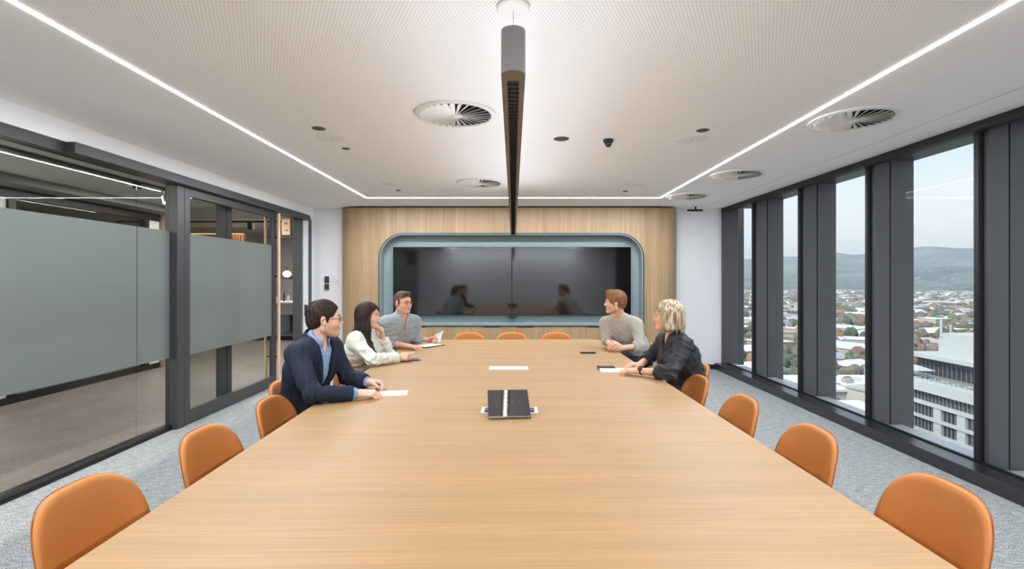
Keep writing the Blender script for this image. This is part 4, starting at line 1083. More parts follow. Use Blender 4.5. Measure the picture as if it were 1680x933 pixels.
def glasses(h, parent, m, r=(.0200, .0130)):
    s = h['s']; g = empty('spectacles', tuple(h['w'](.10, 0, 0)), parent=parent)
    for y in (-1, 1):
        sq = lambda v: math.copysign(abs(v)**.62, v)
        pts = [h['w'](.101-.010*abs(sq(math.cos(a))*r[0]*y+y*.031)/.05, y*.031+r[0]*sq(math.cos(a)), -.002+r[1]*sq(math.sin(a))) for a in [2*math.pi*k/20 for k in range(21)]]
        f_ = obj('rim', tube(nb(), pts, .0019*s, 6), m, g, smooth=True)
        bm = nb(); vs = [bm.verts.new(Vector(p)) for p in pts[:-1]]; bm.faces.new(vs); obj('lens', bm, M['lens'], f_)
        obj('temple', tube(nb(), [h['w'](.090, y*.050, .004), h['w'](.06, y*.074, .005), h['w'](-.005, y*.086, .003), h['w'](-.02, y*.086, -.012)], .0018*s, 6), m, g, smooth=True)
    obj('bridge', tube(nb(), [h['w'](.098, -.012, .001), h['w'](.103, 0, .004), h['w'](.098, .012, .001)], .0019*s, 6), m, g, smooth=True)
def collar(name, c, u, f, r0, hgt, m, parent, drop=.025, gap=22, pt=.03):
    c, u, f = Vector(c), Vector(u).normalized(), Vector(f).normalized(); l = u.cross(f); f = l.cross(u)
    bm = nb(); rows = []
    n = 28
    for k in range(n+1):
        a = R(gap+(360-2*gap)*k/n); front = max(0, math.cos(a))**2
        d = f*math.cos(a)+l*math.sin(a)
        sag = -.022*(math.cos(a)*.5+.5)
        row = [c+d*r0+u*(sag-.004), c+d*(r0+.002)+u*(hgt*.55+sag), c+d*(r0+.004)+u*(hgt+sag), c+d*(r0+.011)+u*(hgt*.75+sag-.004*front),
               c+d*(r0+.019+.012*front)+u*(hgt*.1-drop*.5+sag-pt*front*.6)]
        rows.append([bm.verts.new(p) for p in row])
    for A, B in zip(rows, rows[1:]):
        for i in range(4): bm.faces.new((A[i], A[i+1], B[i+1], B[i]))
    o = obj(name, bm, m, parent, smooth=True)
    md = o.modifiers.new('thick', 'SOLIDIFY'); md.thickness = .003; md.offset = 0; return o
def veecut(F, p, f, l, u, w0, depth, top, k=.006):
    """open V at the chest: half width w0 at height top falling to 0 at depth below"""
    f, l, u, top = map(lambda q: np.asarray(q, np.float32), (f, l, u, top))
    def fn(P):
        q = P-top; v = -(q@u); lat = np.abs(q@l); w = w0*np.clip(1-v/depth, 0, 1.25)
        d = (lat-w)*.9
        return np.maximum(d, np.maximum(.015-(q@f), -v-.10))
    F.add(fn, k, 's')
def fabric(name, c, rough=.85, vary=.04, bump=.25, bscale=600, **kw): return mat(name, c, rough, spec=.25, bump=bump, bscale=bscale, vary=vary, vscale=25, **kw)
def bounds(p, keys, pad=.16):
    A = np.array([V3(*p[k]) for k in keys]); return A.min(0)-pad, A.max(0)+pad
def body(p, h, parent, hands, colfn, male=True, wide=1.0, hh=.0042, r=(.046, .035, .035, .027), nr=.056, bust=0):
    F = Field()
    add_head(F, h, p['neck'], nr, male, wide)
    torso(F, p, -.012, bust=bust)
    arm(F, p['sl'], p['el'], p['wl'], 0, r); arm(F, p['sr'], p['er'], p['wr'], 0, r)
    for a in hands: add_hand(F, **a)
    lo, hi = bounds(p, ('sl', 'sr', 'el', 'er', 'wl', 'wr', 'neck', 'waist'), .15)
    for a in hands:
        e = V3(*a['Wp'])+unit(a['d'])*.12; lo = np.minimum(lo, e-.09); hi = np.maximum(hi, e+.09)
    hi[2] = h['H'][2]+.15; lo[2] = min(p['waist'][2], p['wl'][2], p['wr'][2])-.05
    lo[:2] = np.minimum(lo[:2], h['H'][:2]-.15); hi[:2] = np.maximum(hi[:2], h['H'][:2]+.15)
    return mesh_field('body', F, lo, hi, hh, M['skin'], parent, colfn)
KEYS = ('pelvis', 'waist', 'chest', 'neck', 'sl', 'sr', 'el', 'er', 'wl', 'wr')
def short_hair(h, m, parent, A=.003, front=.055, th=.013, quiff=0, side=.0, hh=.0032, seed=0, temple=0, lift=.0022, messy=.35):
    w, s, Rm = h['w'], h['s'], h['R']; F = Field()
    F.ell(w(-.018, 0, .038), [(.098+th)*s, (.076+th)*s, (.087+th)*s], Rm, .01)
    F.ell(w(-.055, 0, -.015), [.062*s, .068*s, .062*s], Rm, .02*s)
    if quiff: F.ell(w(.055, side, .098), [.040*s, .050*s, .022*s+quiff], Rm, .03*s)
    for y in (-1, 1): F.cone(w(.012, y*.074, .030), w(.014, y*.075, -.012), .010*s, .006*s, .012*s)
    F.add(hair_noise(h, A, seed=seed), 0, 'd')
    F.ell(w(.112, 0, -.035), [.080*s, .115*s, (.035+front)*s], Rm, .006*s, 's')
    for y in (-1, 1): F.ell(w(-.006, y*.092, -.022), [.026*s, .028*s, .034*s], Rm, .006*s, 's')
    F.half(w(-.06, 0, -.062), -Rm[:, 2]+Rm[:, 0]*.25, .01)
    H = h['H']; strands(F, h, m, parent, 1500, .034, .0011, lift=lift, seed=seed, spread=messy); return mesh_field('hair', F, H-.16, H+.17, hh, m, parent)
def P_(px, py, Y): return V3((px-VPX)*Y/F_, Y, EYE-(py-VPY)*Y/F_)
F_ = F

# ---------------------------------------------------------------- man in the navy blazer
def man_navy():
    p = dict(pelvis=(-1.46, 3.56, .585), waist=(-1.455, 3.52, .74), chest=(-1.40, 3.46, .90), neck=(-1.345, 3.445, 1.095),
             sr=(-1.405, 3.265, 1.025), sl=(-1.30, 3.615, 1.025), er=(-1.235, 3.09, .805), wr=(-.985, 3.215, .780), el=(-1.20, 3.63, .805), wl=(-1.01, 3.54, .785))
    t = empty('person', (-1.46, 3.56, 0), label='person in a navy blazer, pale blue shirt and glasses, forearms on the table', cat='person')
    h = head_frame((-1.290, 3.45, 1.238), 19, 0, s=1.05)
    hands = [dict(Wp=p['wr'], d=(.97, .16, -.05), pn=(0.1, .25, -1), side=1, curl=(.55, .6, .65, .6), thumb=.35, s=1.0),
             dict(Wp=p['wl'], d=(.96, -.22, -.05), pn=(-.1, -.5, -.9), side=-1, curl=(.75, .8, .85, .85), thumb=.35, s=1.0)]
    body(p, h, t, hands, skincol(h, (232, 190, 168), (190, 112, 102), (150, 112, 96), .35))
    eyes(h, t); hm = m_hair('dark_brown_hair', (36, 26, 21), (72, 54, 44)); brows(h, t, hm)
    short_hair(h, hm, t, quiff=0, front=.080, th=.005, A=.0012, seed=2)
    glasses(h, t, mat('dark_spectacle_frame', (66, 44, 42), .3))
    navy = fabric('navy_wool', (34, 41, 56), .8); shirt = fabric('pale_blue_cotton', (140, 170, 212), .8)
    # shirt
    F = Field(); f, l, u = torso(F, p, .0); arm(F, p['sr'], p['er'], p['wr'], .0, cap_at=.97, flare=.006, r=(.052, .043, .040, .030)); arm(F, p['sl'], p['el'], p['wl'], .0, cap_at=.97, flare=.006, r=(.052, .043, .040, .030))
    F.add(folds(.003, 11, .8), 0, 'd')
    nk = V3(*p['neck']); F.cone(nk+u*.005, nk+u*.12+f*.03, .056, .062, .004, 's'); veecut(F, p, f, l, u, .022, .08, nk+f*.0+u*.0)
    lo, hi = bounds(p, KEYS); mesh_field('shirt', F, lo, hi, .006, shirt, t)
    collar('shirt_collar', nk+u*.034+f*.014, u*.92+f*.28, f, .063, .034, shirt, t, gap=20)
    bm = nb()
    for k in range(4):
        c = Vector(nk-u*(.06+.075*k)+f*(.105+.012*k)); cyl(bm, c, c+Vector(f)*.006, .006, n=10)
    obj('shirt_buttons', bm, M['paper'], t)
    # blazer
    F = Field(); torso(F, p, .019, fit=1.03)
    arm(F, p['sr'], p['er'], p['wr'], .016, cap_at=.86, r=(.056, .046, .043, .031), flare=.004); arm(F, p['sl'], p['el'], p['wl'], .016, cap_at=.86, r=(.056, .046, .043, .031), flare=.004)
    hem = V3(*p['pelvis']); F.cone(hem+V3(0, 0, .04), hem-V3(0, 0, .05), .165, .175, .04, flat=(f, 1.3))
    top = nk-u*.0
    def lapel(P):
        q = P-top; v = -(q@u); lat = np.abs(q@l); w = .072*np.clip(1-v/.36, 0, 1.25)
        m = (lat < w+.052*np.clip(1.15-v/.36, 0, 1)) & ((q@f) > 0) & (v < .33) & (v > -.02)
        return -.006*m
    F.add(folds(.0065, 3, 1.1, [(p['er'], .10), (p['el'], .10), (p['waist'], .12)]), 0, 'd'); F.add(lapel, 0, 'd')
    veecut(F, p, f, l, u, .072, .36, top); F.cone(nk-u*.01, nk+u*.14+f*.03, .070, .078, .006, 's')
    mesh_field('blazer', F, lo-.05, hi+.05, .0055, navy, t)
    collar('blazer_collar', nk+u*.022-f*.002, u*.97+f*.1, f, .076, .026, navy, t, gap=62, drop=.035)
    W_ = V3(*p['wr']); E_ = V3(*p['er']); d = unit(W_-E_); bm = nb(); sidev = unit(np.cross(d, V3(0, 0, 1)))
    for k in range(4):
        c = E_+(W_-E_)*(.80-.055*k)+sidev*.047; cyl(bm, c, c+sidev*.006, .006, n=10)
    obj('cuff_buttons', bm, M['blackmat'], t)
    legs('trousers', p, t, fabric('dark_trousers', (38, 40, 46)), f)
man_navy()

# ---------------------------------------------------------------- woman in the cream sweater
def strand_tube(bm, pts, r0, seed, wav=.006, n=5):
    rs = random.Random(seed); P = [Vector(q) for q in pts]; out = []
    m = 14; ph = rs.uniform(0, 6)
    for i in range(m+1):
        t_ = i/m*(len(P)-1); k = min(int(t_), len(P)-2); a = t_-k
        p0, p1, p2, p3 = P[max(k-1, 0)], P[k], P[k+1], P[min(k+2, len(P)-1)]
        q = .5*((2*p1)+(-p0+p2)*a+(2*p0-5*p1+4*p2-p3)*a*a+(-p0+3*p1-3*p2+p3)*a**3)
        w_ = wav*(i/m)**1.2
        out.append(q+Vector((math.sin(ph+i*1.0), math.cos(ph*1.3+i*.9), .2*math.sin(i)))*w_)
    tube(bm, out, [r0*(.5+1.0*math.sin(min(1, (i/m)*1.15+.12)*math.pi))*(1 if i < m else .2) for i in range(m+1)], n)
def woman_cream():
    p = dict(pelvis=(-1.47, 4.78, .585), waist=(-1.465, 4.74, .73), chest=(-1.425, 4.69, .87), neck=(-1.39, 4.68, 1.015),
             sr=(-1.425, 4.525, .955), sl=(-1.355, 4.825, .955), er=(-1.245, 4.43, .800), wr=(-1.065, 4.655, .785), el=(-1.195, 4.83, .800), wl=(-1.245, 4.79, .965))
    t = empty('person', (-1.47, 4.78, 0), label='person with long dark hair in a cream sweater, chin resting on one hand', cat='person')
    h = head_frame((-1.343, 4.68, 1.170), -6, 2, s=.97)
    hands = [dict(Wp=p['wr'], d=(.95, .2, .12), pn=(.1, .75, -.5), side=1, curl=(.85, .95, 1.0, 1.0), thumb=.6, s=.92),
             dict(Wp=p['wl'], d=(.02, -.40, .9), pn=(-.75, -.5, .1), side=-1, curl=(.85, .95, 1.0, 1.0), thumb=.3, s=.9)]
    body(p, h, t, hands, skincol(h, (232, 186, 160), (196, 106, 100)), male=False, wide=.95, r=(.040, .031, .030, .023), nr=.046, bust=0)
    hm = m_hair('dark_brunette_hair', (28, 18, 15), (64, 44, 37)); eyes(h, t); brows(h, t, hm, .0028)
    w, s, Rm = h['w'], h['s'], h['R']; F = Field()
    F.ell(w(-.020, 0, .040), [.114*s, .091*s, .103*s], Rm, .01)
    F.cone(w(-.05, -.055, -.02), w(-.045, -.085, -.20), .055*s, .060*s, .04); F.cone(w(-.045, -.085, -.20), w(.02, -.120, -.36), .052*s, .026*s, .04)
    F.cone(w(-.06, .055, -.02), w(-.075, .07, -.20), .052*s, .058*s, .04); F.cone(w(-.075, 0, -.02), w(-.09, -.02, -.24), .058*s, .062*s, .04)
    F.cone(w(.006, -.072, .02), w(.012, -.096, -.12), .026*s, .034*s, .03); F.cone(w(.015, -.092, -.12), w(.05, -.125, -.32), .030*s, .020*s, .03)
    F.add(hair_noise(h, .0018, seed=1), 0, 'd')
    F.ell(w(.114, .0, -.030), [.094*s, .110*s, .110*s], Rm, .008, 's')
    H = h['H']; mesh_field('hair', F, H-V3(.24, .24, .42), H+.2, .0042, hm, t); strands(F, h, hm, t, 1500, .13, .0014, crown=(-.01, 0, .14), seed=4, spread=.12)
    bm = nb(); rs = random.Random(4)
    for k in range(64):
        a = k/64; x0 = -.06+.10*rs.random(); y0 = -.080-.02*rs.random()
        ex = .015+.085*rs.random(); ez = -.28-.13*rs.random()
        strand_tube(bm, [w(x0, y0+.01, .02), w(x0-.005, y0-.02, -.10), w(x0*.5+ex*.4, -.115-.02*rs.random(), -.22), w(ex, -.130-.03*rs.random(), ez)], .0042, k, .020)
    for k in range(26):
        x0 = -.10+.05*rs.random(); y0 = -.06+.10*rs.random()
        strand_tube(bm, [w(x0, y0, 0), w(x0-.015, y0*1.3-.02, -.12), w(x0-.03-.02*rs.random(), y0*1.4-.05, -.24-.06*rs.random())], .0045, 100+k, .008)
    for k in range(30):
        x0 = -.02+.05*rs.random()
        strand_tube(bm, [w(x0, -.085, -.10), w(x0+.01, -.115-.02*rs.random(), -.20), w(.05+.05*rs.random(), -.135-.03*rs.random(), -.29), w(.04+.09*rs.random(), -.13-.04*rs.random(), -.37-.05*rs.random())], .0052, 500+k, .026)
    for k in range(24):
        strand_tube(bm, [w(-.07, -.06, -.02), w(-.10, -.10-.03*rs.random(), -.13), w(-.13-.03*rs.random(), -.13-.03*rs.random(), -.20-.03*rs.random())], .005, 700+k, .014)
    obj('hair_locks', bm, hm, t, smooth=True)
    knit = fabric('cream_knit', (226, 230, 216), .95, bump=.5, bscale=260)
    F = Field(); f, l, u = torso(F, p, .022, fit=1.05, bust=1)
    arm(F, p['sr'], p['er'], p['wr'], .020, cap_at=.93, r=(.048, .042, .040, .028), flare=.004)
    arm(F, p['sl'], p['el'], p['wl'], .018, cap_at=.88, r=(.048, .042, .040, .028), flare=.006)
    pv = V3(*p['pelvis']); F.cone(pv+V3(0, 0, .06), pv-V3(0, 0, .02), .150, .160, .04, flat=(f, 1.25))
    nk = V3(*p['neck'])
    F.add(folds(.0075, 8, 1.15, [(p['er'], .12), (p['el'], .1), (p['waist'], .12)]), 0, 'd')
    F.cone(nk-u*.012, nk+u*.14+f*.02, .058, .066, .008, 's')
    lo, hi = bounds(p, KEYS); mesh_field('sweater', F, lo-.04, hi+.04, .0055, knit, t)
    legs('trousers', p, t, fabric('black_trousers', (34, 34, 38)), f, (.078, .055, .045), .08)
    # bracelet
    Wl = V3(*p['wl']); dl = unit(V3(*p['wl'])-V3(*p['el'])); 
    a_ = unit(np.cross(dl, V3(1, 0, 0))); b_ = np.cross(dl, a_)
    obj('bracelet', tube(nb(), [Wl+dl*.004+(a_*math.cos(q)+b_*math.sin(q))*.027 for q in [2*math.pi*k/20 for k in range(21)]], .0022, 6), mat('bronze_band', (120, 84, 50), .3, metal=.8), t, smooth=True)
    W_ = V3(*p['wr'])
    pen = empty('stylus', (-1.0, 4.7, .80), label='white stylus held in the hand of the woman in the cream sweater', cat='pen')
    c = W_+V3(.085, .022, .030); soft(obj('barrel', cyl(nb(), c-V3(.105, .02, .004), c+V3(.062, .012, .006), .0042, n=12), M['paper'], pen))
    soft(obj('tip', cyl(nb(), c+V3(.062, .012, .006), c+V3(.078, .015, .004), .0042, .0008, n=12), M['steel'], pen))
woman_cream()

# ---------------------------------------------------------------- man in the grey-blue shirt
def man_grey_shirt():
    p = dict(pelvis=(-1.42, 5.86, .60), waist=(-1.385, 5.80, .76), chest=(-1.32, 5.71, .92), neck=(-1.258, 5.655, 1.105),
             sr=(-1.405, 5.53, 1.035), sl=(-1.125, 5.80, 1.015), er=(-1.35, 5.58, .800), wr=(-1.155, 5.50, .782), el=(-1.13, 5.84, .825), wl=(-1.0, 5.985, .785))
    t = empty('person', (-1.42, 5.86, 0), label='person in a grey-blue shirt and glasses holding up a sheet of paper', cat='person')
    h = head_frame((-1.226, 5.60, 1.250), -36, 0, s=1.02)
    hands = [dict(Wp=p['wr'], d=(.93, -.30, -.10), pn=(0, .1, -1), side=1, curl=(.20, .25, .28, .3), thumb=.2, spread=.12, s=1.0),
             dict(Wp=p['wl'], d=(.9, -.25, .18), pn=(-.2, -.7, -.45), side=-1, curl=(.7, .8, .85, .85), thumb=.5, s=1.0)]
    body(p, h, t, hands, skincol(h, (220, 164, 138), (176, 100, 92), (192, 168, 152), .4), wide=1.05)
    hm = m_hair('short_grey_brown_hair', (62, 48, 40), (122, 102, 88)); eyes(h, t); brows(h, t, hm)
    short_hair(h, hm, t, A=.001, front=.078, th=.004, quiff=.005, seed=5)
    glasses(h, t, mat('red_brown_spectacle_frame', (96, 44, 40), .3))
    # grey goatee
    w, s, Rm = h['w'], h['s'], h['R']; F = Field()
    F.ell(w(.068, 0, -.098), [.024*s, .028*s, .022*s], Rm, .01); F.add(hair_noise(h, .0015), 0, 'd')
    F.ell(w(.06, 0, -.066), [.06*s, .03*s, .012*s], Rm, .008, 's')
    mesh_field('goatee', F, h['H']-.18, h['H']+.1, .003, mat('grey_beard', (176, 166, 158), .8, bump=.6, bscale=900), t)
    sh = fabric('grey_blue_linen', (150, 158, 162), .85)
    F = Field(); f, l, u = torso(F, p, .016, fit=1.08)
    arm(F, p['sr'], p['er'], p['wr'], .018, cap_at=.30, r=(.055, .046, .046, .04), flare=.006); arm(F, p['sl'], p['el'], p['wl'], .018, cap_at=.30, r=(.055, .046, .046, .04), flare=.006)
    pv = V3(*p['pelvis']); F.cone(pv+V3(0, 0, .05), pv-V3(0, 0, .04), .17, .18, .04, flat=(f, 1.3))
    nk = V3(*p['neck']); F.add(folds(.006, 21, 1.0, [(p['er'], .1), (p['el'], .1), (p['waist'], .15)]), 0, 'd')
    F.cone(nk-u*.005, nk+u*.13+f*.03, .059, .066, .005, 's'); veecut(F, p, f, l, u, .028, .12, nk)
    lo, hi = bounds(p, KEYS); mesh_field('shirt', F, lo-.03, hi+.03, .0058, sh, t)
    collar('shirt_collar', nk+u*.032+f*.010, u*.93+f*.25, f, .067, .032, sh, t, gap=38, pt=.05)
    legs('trousers', p, t, fabric('blue_jeans', (70, 86, 112)), unit(V3(.85, -.5, 0)))
    # sheet held upright
    W_ = V3(*p['wl']); pg = empty('paper_sheet', (-.93, 5.9, .8), label='curled white sheet held upright by the man in the grey-blue shirt', cat='paper')
    bm = nb(); n = 10; rows = []
    for j in range(n+1):
        v = j/n; rows.append([bm.verts.new(Vector((-.955+.10*u_+.035*v*v, 5.925-.03*u_+.035*math.sin(v*2.4)+.02*u_*v, .772+.135*v*(.65+.35*u_)))) for u_ in [i/8 for i in range(9)]])
    for A, B in zip(rows, rows[1:]):
        for i in range(8): bm.faces.new((A[i], A[i+1], B[i+1], B[i]))
    o = obj('sheet', bm, M['paper'], pg, smooth=True); md = o.modifiers.new('thick', 'SOLIDIFY'); md.thickness = .0006
man_grey_shirt()

# ---------------------------------------------------------------- man in the grey sweater
def man_grey_sweater():
    p = dict(pelvis=(1.43, 5.78, .60), waist=(1.37, 5.72, .76), chest=(1.255, 5.62, .93), neck=(1.165, 5.545, 1.105),
             sl=(1.335, 5.46, 1.025), sr=(1.045, 5.705, 1.015), el=(1.345, 5.34, .800), wl=(1.145, 5.315, .785), er=(1.04, 5.62, .830), wr=(1.06, 5.42, .800))
    t = empty('person', (1.43, 5.78, 0), label='person with ginger hair in a light grey sweater, hands clasped on the table', cat='person')
    h = head_frame((1.105, 5.47, 1.258), 172, 0, s=1.02)
    hands = [dict(Wp=p['wl'], d=(-.97, .12, .06), pn=(-.05, .75, .1), side=-1, curl=(.75, .8, .85, .9), thumb=.5, s=1.0),
             dict(Wp=p['wr'], d=(-.42, -.85, .0), pn=(.55, -.5, -.35), side=1, curl=(.8, .85, .9, .9), thumb=.5, s=1.0)]
    body(p, h, t, hands, skincol(h, (234, 184, 158), (202, 122, 108), (198, 140, 108), .45))
    hm = m_hair('ginger_brown_hair', (110, 72, 44), (184, 136, 92)); eyes(h, t); brows(h, t, hm)
    short_hair(h, hm, t, A=.002, front=.062, th=.013, quiff=.016, seed=9, lift=.005, messy=.6)
    knit = fabric('light_grey_knit', (172, 167, 158), .92, bump=.45, bscale=400)
    F = Field(); f, l, u = torso(F, p, .016, fit=1.0)
    arm(F, p['sl'], p['el'], p['wl'], .016, cap_at=.36, r=(.052, .042, .041, .036), flare=0); arm(F, p['sr'], p['er'], p['wr'], .014, cap_at=.34, r=(.052, .042, .041, .036), flare=0)
    pv = V3(*p['pelvis']); F.cone(pv+V3(0, 0, .05), pv-V3(0, 0, .03), .165, .17, .04, flat=(f, 1.3))
    nk = V3(*p['neck']); F.add(folds(.006, 31, 1.2, [(p['er'], .1), (p['el'], .11), (p['waist'], .15)]), 0, 'd')
    F.cone(nk-u*.006, nk+u*.13+f*.02, .061, .068, .006, 's')
    lo, hi = bounds(p, KEYS); mesh_field('sweater', F, lo-.03, hi+.03, .0058, knit, t)
    c = nk+u*.020; a_ = unit(np.cross(u, f)); bb = unit(f*.95-u*.30)
    obj('neckband', tube(nb(), [c+(a_*math.cos(q)+bb*math.sin(q))*.066 for q in [2*math.pi*k/32 for k in range(33)]], .0085, 8), knit, t, smooth=True)
    legs('trousers', p, t, fabric('dark_jeans', (40, 44, 56)), unit(V3(-.9, -.35, 0)))
man_grey_sweater()

# ---------------------------------------------------------------- blonde woman in the black shirt
def woman_black():
    p = dict(pelvis=(1.43, 4.18, .585), waist=(1.43, 4.16, .74), chest=(1.375, 4.13, .885), neck=(1.318, 4.13, 1.050),
             sl=(1.345, 3.955, .985), sr=(1.295, 4.295, .985), el=(1.19, 3.80, .800), wl=(.995, 4.015, .780), er=(1.19, 4.44, .805), wr=(1.065, 4.26, .785))
    t = empty('person', (1.43, 4.18, 0), label='person with blonde bobbed hair in a black shirt, hands on a white notebook', cat='person')
    h = head_frame((1.262, 4.13, 1.203), 166, 1, s=.98)
    hands = [dict(Wp=p['wl'], d=(-.97, .22, -.03), pn=(0, .1, -1), side=-1, curl=(.30, .34, .38, .42), thumb=.2, s=.95),
             dict(Wp=p['wr'], d=(-.93, -.32, .06), pn=(0, .05, -1), side=1, curl=(.50, .55, .55, .5), thumb=.3, s=.95)]
    body(p, h, t, hands, skincol(h, (234, 180, 150), (204, 104, 98)), male=False, wide=.97, r=(.043, .034, .035, .025), nr=.048)
    hm = m_hair('blonde_hair', (128, 104, 76), (240, 226, 192), .4); eyes(h, t); brows(h, t, mat('light_brown_brow', (140, 108, 78), .7), .0026)
    w, s, Rm = h['w'], h['s'], h['R']; F = Field()
    F.ell(w(-.022, 0, .042), [.116*s, .094*s, .105*s], Rm, .01)
    for y in (-1, 1):
        F.cone(w(-.03, y*.060, .02), w(-.028, y*.084, -.085), .052*s, .046*s, .04); F.cone(w(-.07, y*.04, .02), w(-.088, y*.045, -.085), .056*s, .050*s, .04)
        F.cone(w(.012, y*.070, .045), w(.004, y*.088, -.070), .026*s, .030*s, .03)
    F.add(hair_noise(h, .003, fx=50, seed=3), 0, 'd')
    F.ell(w(.120, -.0, -.038), [.104*s, .110*s, .112*s], Rm, .008, 's'); F.half(w(0, 0, -.118), -Rm[:, 2]-.2*Rm[:, 0], .02)
    H = h['H']; mesh_field('hair', F, H-.22, H+.2, .0038, hm, t); strands(F, h, hm, t, 1700, .07, .0013, crown=(-.01, 0, .14), seed=6, spread=.22)
    bm = nb(); rs = random.Random(8)
    for k in range(110):
        a = math.pi*(.36+1.28*rs.random()); ca, sa = math.cos(a), math.sin(a); R0 = .098+.014*rs.random()
        x0, y0 = -.02+ca*R0*1.1, sa*R0*.92
        strand_tube(bm, [w(-.02+ca*.04, sa*.04, .143), w(-.02+ca*.095, sa*.078, .10), w(x0, y0, .03), w(x0*1.04-.004, y0*1.10, -.05), w(x0*.98, y0*(1.12-.2*rs.random()), -.115-.03*rs.random())], .0038, 300+k, .007)
    obj('hair_locks', bm, hm, t, smooth=True)
    sh = fabric('black_satin_shirt', (48, 48, 52), .6)
    F = Field(); f, l, u = torso(F, p, .017, fit=1.06, bust=1)
    arm(F, p['sl'], p['el'], p['wl'], .018, cap_at=.42, r=(.052, .045, .043, .036), flare=.006); arm(F, p['sr'], p['er'], p['wr'], .018, cap_at=.42, r=(.052, .045, .043, .036), flare=.006)
    pv = V3(*p['pelvis']); F.cone(pv+V3(0, 0, .05), pv-V3(0, 0, .05), .160, .175, .04, flat=(f, 1.25))
    nk = V3(*p['neck']); F.add(folds(.007, 41, 1.1, [(p['el'], .12), (p['er'], .1), (p['waist'], .15), (p['sl'], .08)]), 0, 'd')
    F.cone(nk-u*.008, nk+u*.13+f*.02, .055, .062, .006, 's'); veecut(F, p, f, l, u, .030, .15, nk)
    lo, hi = bounds(p, KEYS); mesh_field('shirt', F, lo-.03, hi+.03, .0058, sh, t)
    collar('shirt_collar', nk+u*.028+f*.008, u*.94+f*.22, f, .060, .028, sh, t, gap=34, pt=.04)
    legs('trousers', p, t, fabric('charcoal_jeans', (46, 48, 54)), f, (.085, .06, .046), .085)
    W_ = V3(*p['wl']); E_ = V3(*p['el']); d = unit(W_-E_); a_ = unit(np.cross(d, V3(0, 0, 1))); b_ = np.cross(d, a_)
    c = W_-d*.035; wt = empty('wristwatch', tuple(c), parent=t); tag(wt, 'dark wristwatch')
    obj('strap', tube(nb(), [c+(a_*math.cos(q)*.029+b_*math.sin(q)*.027) for q in [2*math.pi*k/24 for k in range(25)]], .0052, 8), M['blackmat'], wt, smooth=True)
    n_ = unit(V3(-.1, -.75, .65)); n_ = unit(n_-d*(n_@d)); soft(obj('case', cyl(nb(), c+n_*.027, c+n_*.037, .019, n=24), M['black'], wt))
woman_black()
# ================================================================== the city outside (ground about 47 m below)
GZ = -46.0
M['ground'] = mat('suburban_ground', (122, 128, 116), .95, vary=.25, vscale=.02)
def m_hill():
    m, nt, N, L, b = newmat('wooded_hillside')
    tc = N.new('ShaderNodeTexCoord')
    n1 = N.new('ShaderNodeTexNoise'); n1.inputs['Scale'].default_value = .004; n1.inputs['Detail'].default_value = 7; L.new(tc.outputs['Object'], n1.inputs[0])
    r = N.new('ShaderNodeValToRGB'); r.color_ramp.elements[0].position = .35; r.color_ramp.elements[1].position = .68
    r.color_ramp.elements[0].color = lin((74, 88, 88)); r.color_ramp.elements[1].color = lin((122, 134, 130)); L.new(n1.outputs[0], r.inputs[0])
    v = N.new('ShaderNodeTexVoronoi'); v.inputs['Scale'].default_value = .03; L.new(tc.outputs['Object'], v.inputs[0])
    lt = N.new('ShaderNodeMath'); lt.operation = 'LESS_THAN'; lt.inputs[1].default_value = .17; L.new(v.outputs['Distance'], lt.inputs[0])
    mx = N.new('ShaderNodeMixRGB'); mx.inputs[2].default_value = lin((190, 188, 182)); L.new(lt.outputs[0], mx.inputs[0]); L.new(r.outputs[0], mx.inputs[1])
    L.new(mx.outputs[0], b.inputs['Base Color']); b.inputs['Roughness'].default_value = 1; b.inputs['Specular IOR Level'].default_value = 0; return m
gq = quick('ground', -200, 4200, 20, 6000, GZ-1, GZ, M['ground'], kind='structure')
# hills
bm = nb(); nx_, ny_ = 90, 46; rs = np.random.RandomState(3); grid = []
ph = rs.uniform(0, 6, 12)
for j in range(ny_+1):
    row = []
    for i in range(nx_+1):
        az = R(12+50*i/nx_); d = 1900+4600*(j/ny_)**1.2
        x, y = d*math.sin(az), d*math.cos(az); t = max(0, (d-2000)/2600)
        ridge = 190+26*math.sin(az*17+ph[0])+16*math.sin(az*31+ph[1])+9*math.sin(az*67+ph[2])
        z = GZ-2+min(1, t)**1.25*(ridge-GZ)*(1+.0*d)+(14*math.sin(x*.006+ph[3])+12*math.sin(y*.007+x*.003+ph[4])+7*math.sin(x*.017-y*.012))*min(1, t*2.5)
        if d > 5200: z -= (d-5200)*.12
        row.append(bm.verts.new((x, y, z)))
    grid.append(row)
for j in range(ny_):
    for i in range(nx_): bm.faces.new((grid[j][i], grid[j][i+1], grid[j+1][i+1], grid[j+1][i]))
hl = obj('hills', bm, m_hill(), smooth=True, label='hazy wooded hills dotted with houses on the horizon', cat='hills')

bands = [(1214, 1236), (1279, 1310), (1362, 1419), (1490, 1592)]
def gap(x, y):
    px = VPX+F_*x/y; k = min(range(4), key=lambda i: abs(px-(bands[i][0]+bands[i][1])/2))
    nm = ('farthest', 'second', 'third', 'nearest')[k]
    return ('left' if px < (bands[k][0]+bands[k][1])/2 else 'right')+' half of '+nm+' window'
def tier(y): return 'nearest' if y < 300 else 'nearer' if y < 450 else 'mid-distance' if y < 700 else 'distant'
def visible(x, y, pad=3):
    px = VPX+F_*x/y; return any(a-pad <= px <= b+pad for a, b in bands)
wallc = [mat('render_%d' % k, c, .85) for k, c in enumerate([(206, 202, 192), (186, 170, 150), (224, 222, 218), (168, 128, 108), (196, 190, 178)])]
roofc = [mat('roof_%d' % k, c, .8) for k, c in enumerate([(172, 136, 122), (170, 168, 166), (220, 222, 222), (150, 134, 126), (190, 184, 176), (236, 238, 238), (142, 146, 150)])]
